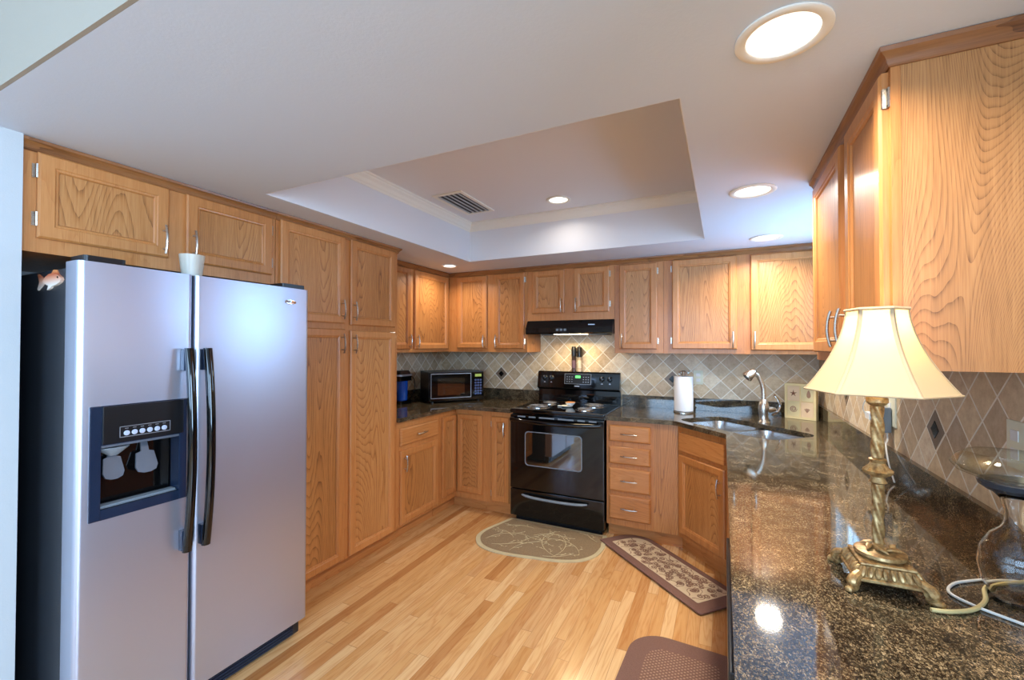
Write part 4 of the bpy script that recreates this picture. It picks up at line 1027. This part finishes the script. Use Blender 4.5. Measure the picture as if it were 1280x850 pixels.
for k in range(6):
    a = 2*PI*k/6+.3; c = Vector((lx+math.cos(a)*.024, ly-.015+math.sin(a)*.024, .989)); dv = Vector((math.cos(a+.9), math.sin(a+.9), 0))
    tube(bm, [c-dv*.014, c-dv*.004+Vector((0, 0, .004)), c+dv*.008+Vector((0, 0, .003)), c+dv*.017], [.002, .007, .006, .001], 8, flat=.6)
obj('leaf_ornament', bm, gold, dm, smooth=True)
def twist(z0, z1, r, name='twisted_stem'):
    bm = BM(); n = 70; seg = 28; rings = []; lyy = ly-.006
    for k in range(n+1):
        z = z0+(z1-z0)*k/n; rings.append([bm.verts.new((lx+r*(1+.16*math.cos(4*(a+z*34)))*math.cos(a), ly+r*(1+.16*math.cos(4*(a+z*34)))*math.sin(a), z)) for a in [2*PI*i/seg for i in range(seg)]])
    for A, D in zip(rings, rings[1:]):
        for i in range(seg): bm.faces.new((A[i], A[(i+1) % seg], D[(i+1) % seg], D[i]))
    bm.faces.new(rings[0][::-1]); bm.faces.new(rings[-1]); return obj(name, bm, gold, lp, smooth=True, sharp=80)
twist(.990, 1.128, .0105); twist(1.188, 1.3055, .0115)
bm = BM(); lathe(bm, [(.011, 1.1285), (.017, 1.132), (.014, 1.138), (.013, 1.144), (.024, 1.152), (.027, 1.158), (.022, 1.163), (.017, 1.170), (.014, 1.176), (.016, 1.180), (.017, 1.184), (.011, 1.1875)], (lx, ly, 0), 32)
for v in bm.verts:
    a = math.atan2(v.co.y-ly, v.co.x-lx)
    if 1.145 < v.co.z < 1.166:
        q = 1+.10*math.cos(10*a); v.co.x = lx+(v.co.x-lx)*q; v.co.y = ly+(v.co.y-ly)*q
obj('collar', bm, gold, lp, smooth=True, label='fluted gold collar at mid stem')
bm = BM(); lathe(bm, [(.011, 1.306), (.016, 1.308), (.0205, 1.314), (.0205, 1.323), (.016, 1.330), (.014, 1.333), (.018, 1.338), (.012, 1.346), (.012, 1.375)], (lx, ly, 0), 32); obj('socket_cup', bm, gold, lp, smooth=True)
# bell shade: six panels
def hexr(a, a0): # radius factor of a hexagon with vertices at a0+k*60deg
    d = ((a-a0) % (PI/3))-PI/6; return math.cos(PI/6)/math.cos(d)
vdir = math.atan2(ly, lx); a0 = vdir-PI/2       # a vertex points to either side of the line of sight
sprof = []
for k in range(15):
    s = k/14; z = 1.338+(1.530-1.338)*s; r = .138+(.056-.138)*(1-(1-s)**1.75); sprof.append((r, z))
bm = BM(); seg = 72; rings = []
for r, z in sprof: rings.append([bm.verts.new((lx+r*hexr(a, a0)*math.cos(a), ly+r*hexr(a, a0)*math.sin(a), z)) for a in [a0+2*PI*i/seg for i in range(seg)]])
for A, D in zip(rings, rings[1:]):
    for i in range(seg): bm.faces.new((A[i], A[(i+1) % seg], D[(i+1) % seg], D[i]))
sh = obj('lamp_shade', bm, shade_m, lp, smooth=True, sharp=28)
for k in range(6):
    a = a0+k*PI/3; bm = BM(); w_ = Vector((-math.sin(a), math.cos(a), 0)); n_ = Vector((math.cos(a), math.sin(a), 0)); L1, L2 = [], []
    for r, z in sprof:
        c = Vector((lx, ly, z))+n_*(r+.0012)
        L1.append((bm.verts.new(c+w_*.0052-n_*.0030), bm.verts.new(c), bm.verts.new(c-w_*.0052-n_*.0030)))
    for A, D in zip(L1, L1[1:]): bm.faces.new((A[0], A[1], D[1], D[0])); bm.faces.new((A[1], A[2], D[2], D[1]))
    obj('shade_rib', bm, braid, sh)
for (r, z, nm_) in ((sprof[0][0], sprof[0][1], 'bottom_trim'), (sprof[-1][0], sprof[-1][1]-.004, 'top_trim')):
    bm = BM(); P = [(lx+(r+.0012)*hexr(a, a0)*math.cos(a), ly+(r+.0012)*hexr(a, a0)*math.sin(a), z) for a in [a0+2*PI*i/seg for i in range(seg+1)]]
    tube(bm, P, .0025 if 'bottom' in nm_ else .004, 6); obj(nm_, bm, braid, sh, smooth=True)
bm = BM(); lathe(bm, [(.010, 1.3755), (.012, 1.385), (.020, 1.41), (.026, 1.437), (.020, 1.458), (.006, 1.470)], (lx, ly, 0), 20); obj('bulb', bm, emis('bulb_glow', (1, .86, .6, 1), 2.5), lp, smooth=True, label='glowing bulb')
l = bpy.data.lights.new('lamp_light', 'POINT'); l.energy = 1.0; l.color = (1, .80, .55); l.shadow_soft_size = .03; q = bpy.data.objects.new('lamp_light', l); C.objects.link(q); q.location = (lx, ly, 1.490)
bm = BM(); P = smooth_pts([(.368, 1.150, .919), (.40, 1.158, .919), (.445, 1.188, .919), (.482, 1.240, .919), (.506, 1.302, .919), (.545, 1.345, .919), (.600, 1.375, .920)], 6); tube(bm, P, .0042, 8)
obj('power_cord', bm, cord_beige, lp, smooth=True, label='beige power cord')
bm = BM(); P = smooth_pts([(.60, 1.38, .917), (.560, 1.372, .917), (.505, 1.340, .917), (.455, 1.300, .917), (.430, 1.250, .917), (.452, 1.210, .917), (.490, 1.180, .917), (.53, 1.155, .917), (.60, 1.13, .917)], 6); tube(bm, P, .0030, 8)
for v in bm.verts: v.co.z += .0008
obj('white_cable', bm, cord_white, smooth=True, label='thin white cable looped on the counter beside the lamp', cat='cable')

# ------------------------------------------------------------------ glass vase at the counter edge
gx, gy = .540, 1.272
gv = thing('glass_vase', (gx, gy, .914), 'clear round-bodied glass vase with a wide flared dish on top', 'vase')
bm = BM()
outer = [(.026, .9146), (.036, .922), (.050, .950), (.056, .985), (.052, 1.020), (.036, 1.050), (.020, 1.066), (.0155, 1.080), (.0150, 1.100), (.021, 1.125), (.034, 1.140)]
inner = [(r-.0025, z) for r, z in outer[::-1][:-1]]+[(.030, .924)]
lathe(bm, outer+inner+[(.001, .919)], (gx, gy, 0), 48); obj('vase_body', bm, clear_glass, gv, smooth=True, sharp=70)
bm = BM(); lathe(bm, [(.010, 1.1402), (.040, 1.141), (.052, 1.150), (.055, 1.160), (.052, 1.162), (.045, 1.152), (.010, 1.1435)], (gx, gy, 0), 40); obj('grey_cup', bm, steel_grey, gv, smooth=True, label='smoke grey cup below the dish')
bm = BM()
lathe(bm, [(.020, 1.1625), (.060, 1.166), (.085, 1.176), (.0955, 1.190), (.0940, 1.195), (.084, 1.208), (.070, 1.218), (.068, 1.217), (.081, 1.206), (.0905, 1.192), (.080, 1.179), (.058, 1.170), (.020, 1.1665)], (gx, gy, 0), 56); obj('flared_dish', bm, thin_glass, gv, smooth=True, sharp=70)

# ------------------------------------------------------------------ rugs
# tan half-round rug
rz = .001
tr = [(-1.600, 3.298), (-.815, 3.298), (-.775, 3.20), (-.765, 3.10)]
out = smooth_pts([(-.768, 3.100, 0), (-.785, 2.960, 0), (-.860, 2.840, 0), (-1.000, 2.765, 0), (-1.150, 2.735, 0), (-1.320, 2.705, 0), (-1.470, 2.700, 0), (-1.600, 2.745, 0), (-1.680, 2.850, 0), (-1.695, 2.960, 0), (-1.670, 3.080, 0)], 5)
ol = [(-1.600, 3.298), (-.800, 3.298)]+[(p.x, p.y) for p in out]
cxr, cyr = -1.22, 3.02
bm = BM(); prism(bm, ol, rz, .008); rg1 = obj('oval_rug', bm, cream_fab, label='tan rug with cream leaf vines in front of the stove', cat='rug')
il = [(cxr+(x-cxr)*.935, cyr+(y-cyr)*.91) for x, y in ol]
bm = BM(); prism(bm, il, .0082, .0095); fld = obj('woven_field', bm, tan_rug, rg1)
rnd = random.Random(3); bm = BM()
def inside(p, poly):
    c = False; n = len(poly)
    for i in range(n):
        x1, y1_ = poly[i]; x2, y2 = poly[(i+1) % n]
        if (y1_ > p[1]) != (y2 > p[1]) and p[0] < (x2-x1)*(p[1]-y1_)/(y2-y1_)+x1: c = not c
    return c
il2 = [(cxr+(x-cxr)*.90, cyr+(y-cyr)*.86) for x, y in ol]
def vine(x, y, a, L, w, bend, depth):
    pts = []; n = int(L/.01)
    for k in range(n):
        if not inside((x, y), il2): break
        pts.append((x, y)); x += .01*math.cos(a); y += .01*math.sin(a); a += bend*.03*(1+k/n)
        if depth and k % 7 == 4:
            sg = 1 if (k//7) % 2 else -1; vine(x, y, a+sg*.75, rnd.uniform(.05, .10), w*.6, sg*rnd.uniform(-1.4, -.8), depth-1)
        elif not depth and k % 3 == 2:
            sg = 1 if (k//3) % 2 else -1; q = a+sg*.9; lf = [(x+math.cos(q)*u, y+math.sin(q)*u) for u in (0, .006, .012, .016)]
            if inside(lf[-1], il2): ribbon(bm, lf, .005, .0096)
    if len(pts) > 3: ribbon(bm, pts, w, .0096)
for x, y, a, L, b in ((-.90, 2.92, 1.9, .36, 1.2), (-1.06, 2.80, 1.1, .42, .9), (-1.04, 2.82, 2.7, .46, -.9), (-1.36, 2.76, 1.5, .34, -1.0), (-1.60, 2.86, 1.3, .40, -1.1), (-1.42, 2.96, 2.2, .26, 1.4), (-1.30, 3.06, .9, .30, -1.3), (-1.20, 3.27, -1.1, .24, .9), (-1.58, 3.26, -.5, .26, 1.2), (-1.52, 2.80, .3, .34, .8), (-1.64, 3.02, .1, .30, .9), (-.84, 3.16, 2.6, .24, -1.0), (-1.12, 2.79, .2, .24, 1.0), (-1.35, 3.18, 2.9, .24, 1.1)): vine(x, y, a, L, .0045, b, 1)
obj('vine_pattern', bm, gold_thread, rg1)
# brown cushioned mat with scrolls, set along the diagonal sink front
mo = Vector((-.830, 3.200)); mu = Vector((.735, -.678)); mv = Vector((.678, .735))
ML2, MWd = .968, .350
def MT(u, v): p = mo+mu*u+mv*v; return (p.x, p.y)
bm = BM(); ol = [MT(u, v) for u, v in rrect(0, ML2, 0, MWd, (.02, .06, .17, .012), 7)]
il = [MT(u, v) for u, v in rrect(.014, ML2-.014, .014, MWd-.014, (.012, .05, .156, .006), 7)]
rr = [[bm.verts.new((x, y, z)) for x, y in q] for q, z in ((ol, .0096), (ol, .0165), (il, .0210))]
for A, D in zip(rr, rr[1:]):
    n = len(A)
    for k in range(n): bm.faces.new((A[k], A[(k+1) % n], D[(k+1) % n], D[k]))
bm.faces.new(rr[0][::-1]); bm.faces.new(rr[-1])
rg2 = obj('cushioned_mat', bm, brown_mat, label='brown bordered mat with beige scrollwork angled before the sink', cat='mat')
bm = BM(); prism(bm, [MT(u, v) for u, v in rrect(.075, ML2-.075, .055, MWd-.050, (.01, .03, .11, .01), 6)], .0212, .0226); obj('beige_field', bm, beige_mat, rg2)
bm = BM(); rnd = random.Random(11)
def scroll(u, v, a, r0, s):
    pts = [MT(u, v)]; k = 0; r = r0; x, y = u, v
    while r > .006 and k < 60:
        x += .006*math.cos(a); y += .006*math.sin(a); a += s*.006/r; r *= .955; k += 1
        if not (.080 < x < ML2-.080 and .060 < y < MWd-.055) or (x < .17 and y > MWd-.10): break
        pts.append(MT(x, y))
    if len(pts) > 3: ribbon(bm, pts, .0062, .0227)
    if len(pts) > 12 and True:
        q = pts[8]
for i in range(12):
    for j in range(4):
        u = .112+i*.068+(.034 if j % 2 else 0); v = .085+j*.064; a = rnd.uniform(0, 2*PI); sg = 1 if (i+j) % 2 else -1
        scroll(u, v, a, .036, sg); scroll(u, v, a+PI, .036, sg)
        if rnd.random() < .7: scroll(u, v, a+PI/2, .020, -sg)
obj('scroll_pattern', bm, plain('scroll_brown', lin(128, 94, 74), .8), rg2)
# plain brown knit mat at the counter front
bm = BM(); prism(bm, [(x, y) for x, y in rrect(-.430, .030, 1.30, 2.270, (.05, .05, .16, .16), 8)], .001, .013)
Mr = Matrix.Translation((-.2, 1.8, 0)) @ Matrix.Rotation(math.radians(-3), 4, 'Z') @ Matrix.Translation((.2, -1.8, 0))
for v in bm.verts: v.co = Mr @ v.co
rg3 = obj('cushioned_mat', bm, brown_mat, label='plain brown mat with dotted center, lying beside the long counter', cat='mat')
bm = BM(); prism(bm, [(x, y) for x, y in rrect(-.345, -.035, 1.38, 2.175, (.04, .04, .09, .09), 8)], .0132, .0146)
for v in bm.verts: v.co = Mr @ v.co
obj('dotted_field', bm, knit_m, rg3)

# ------------------------------------------------------------------ ceiling lights and vent
def downlight(x, y, z, r, power, label, deep=True, col=(1, .92, .80)):
    t = thing('recessed_light', (x, y, z), label, 'ceiling light', 'recessed ceiling lights')
    bm = BM(); lathe(bm, [(r, z-.0005), (r, z-.004), (r*.97, z-.006), (r*.80, z-.006), (r*.76, z-.0035), (r*.76, z-.0005)], (x, y, 0), 48, cap=False); obj('trim_ring', bm, white_trim, t, smooth=True)
    bm = BM(); lathe(bm, [(r*.77, z-.0009), (r*.60, z-.0012), (r*.55, z-.0016)], (x, y, 0), 48, cap=False); obj('baffle', bm, emis('lit_baffle', (1, .95, .86, 1), 1.2) if 'lit_baffle' not in bpy.data.materials else bpy.data.materials['lit_baffle'], t, smooth=True)
    bm = BM(); lathe(bm, [(r*.57, z-.0030), (r*.57, z-.0022)], (x, y, 0), 48); obj('lens', bm, lamp_glow, t, smooth=True, label='glowing round lens')
    l = bpy.data.lights.new('downlight', 'AREA'); l.shape = 'DISK'; l.size = r*1.3; l.energy = power; l.color = col; l.spread = math.radians(150)
    o = bpy.data.objects.new('downlight', l); C.objects.link(o); o.location = (x, y, z-.012)
DP = 11
downlight(.124, 1.158, CZ, .098, DP, 'large white recessed light nearest the lamp end of the kitchen')
downlight(.123, 2.270, CZ, .096, DP, 'recessed light between the tray ceiling and the sink-side cabinets')
downlight(.254, 3.285, CZ, .096, DP, 'recessed light directly above the sink')
downlight(-2.190, 3.240, CZ, .072, DP, 'recessed light in the corner above the microwave')
bpy.data.objects['downlight.003'].data.energy = DP*.4
downlight(-1.040, 2.890, TZ, .085, DP*.12, 'recessed light inside the raised tray ceiling')
vt = thing('ceiling_vent', (-1.665, 2.66, TZ-.01), 'white metal air vent with grey louvres over a dark shade sheet in the tray ceiling', 'vent')
vx0, vx1, vy0, vy1 = -1.775, -1.575, 2.455, 2.880
bm = BM()
for a, b, c, d_ in ((vx0-.02, vx1+.02, vy0-.02, vy0+.006), (vx0-.02, vx1+.02, vy1-.006, vy1+.02), (vx0-.02, vx0+.006, vy0, vy1), (vx1-.006, vx1+.02, vy0, vy1)): box(bm, a, b, c, d_, TZ-.008, TZ-.0005, .002)
obj('vent_frame', bm, white_trim, vt)
B('vent_shade_sheet', vx0+.004, vx1-.004, vy0+.004, vy1-.004, TZ-.0012, TZ-.0005, black_satin, vt)  # black sheet standing in for the shade behind the louvres
for k in range(5):
    xx = vx0+.024+k*.038; Mv = Matrix.Translation((xx, 0, TZ-.008)) @ Matrix.Rotation(math.radians(4), 4, 'Y')
    bm = BM(); box(bm, -.009, .009, vy0+.006, vy1-.006, -.0006, .0006, M=Mv); obj('louvre', bm, plain('vent_grey', lin(176, 184, 190), .4) if k == 0 else bpy.data.materials['vent_grey'], vt)
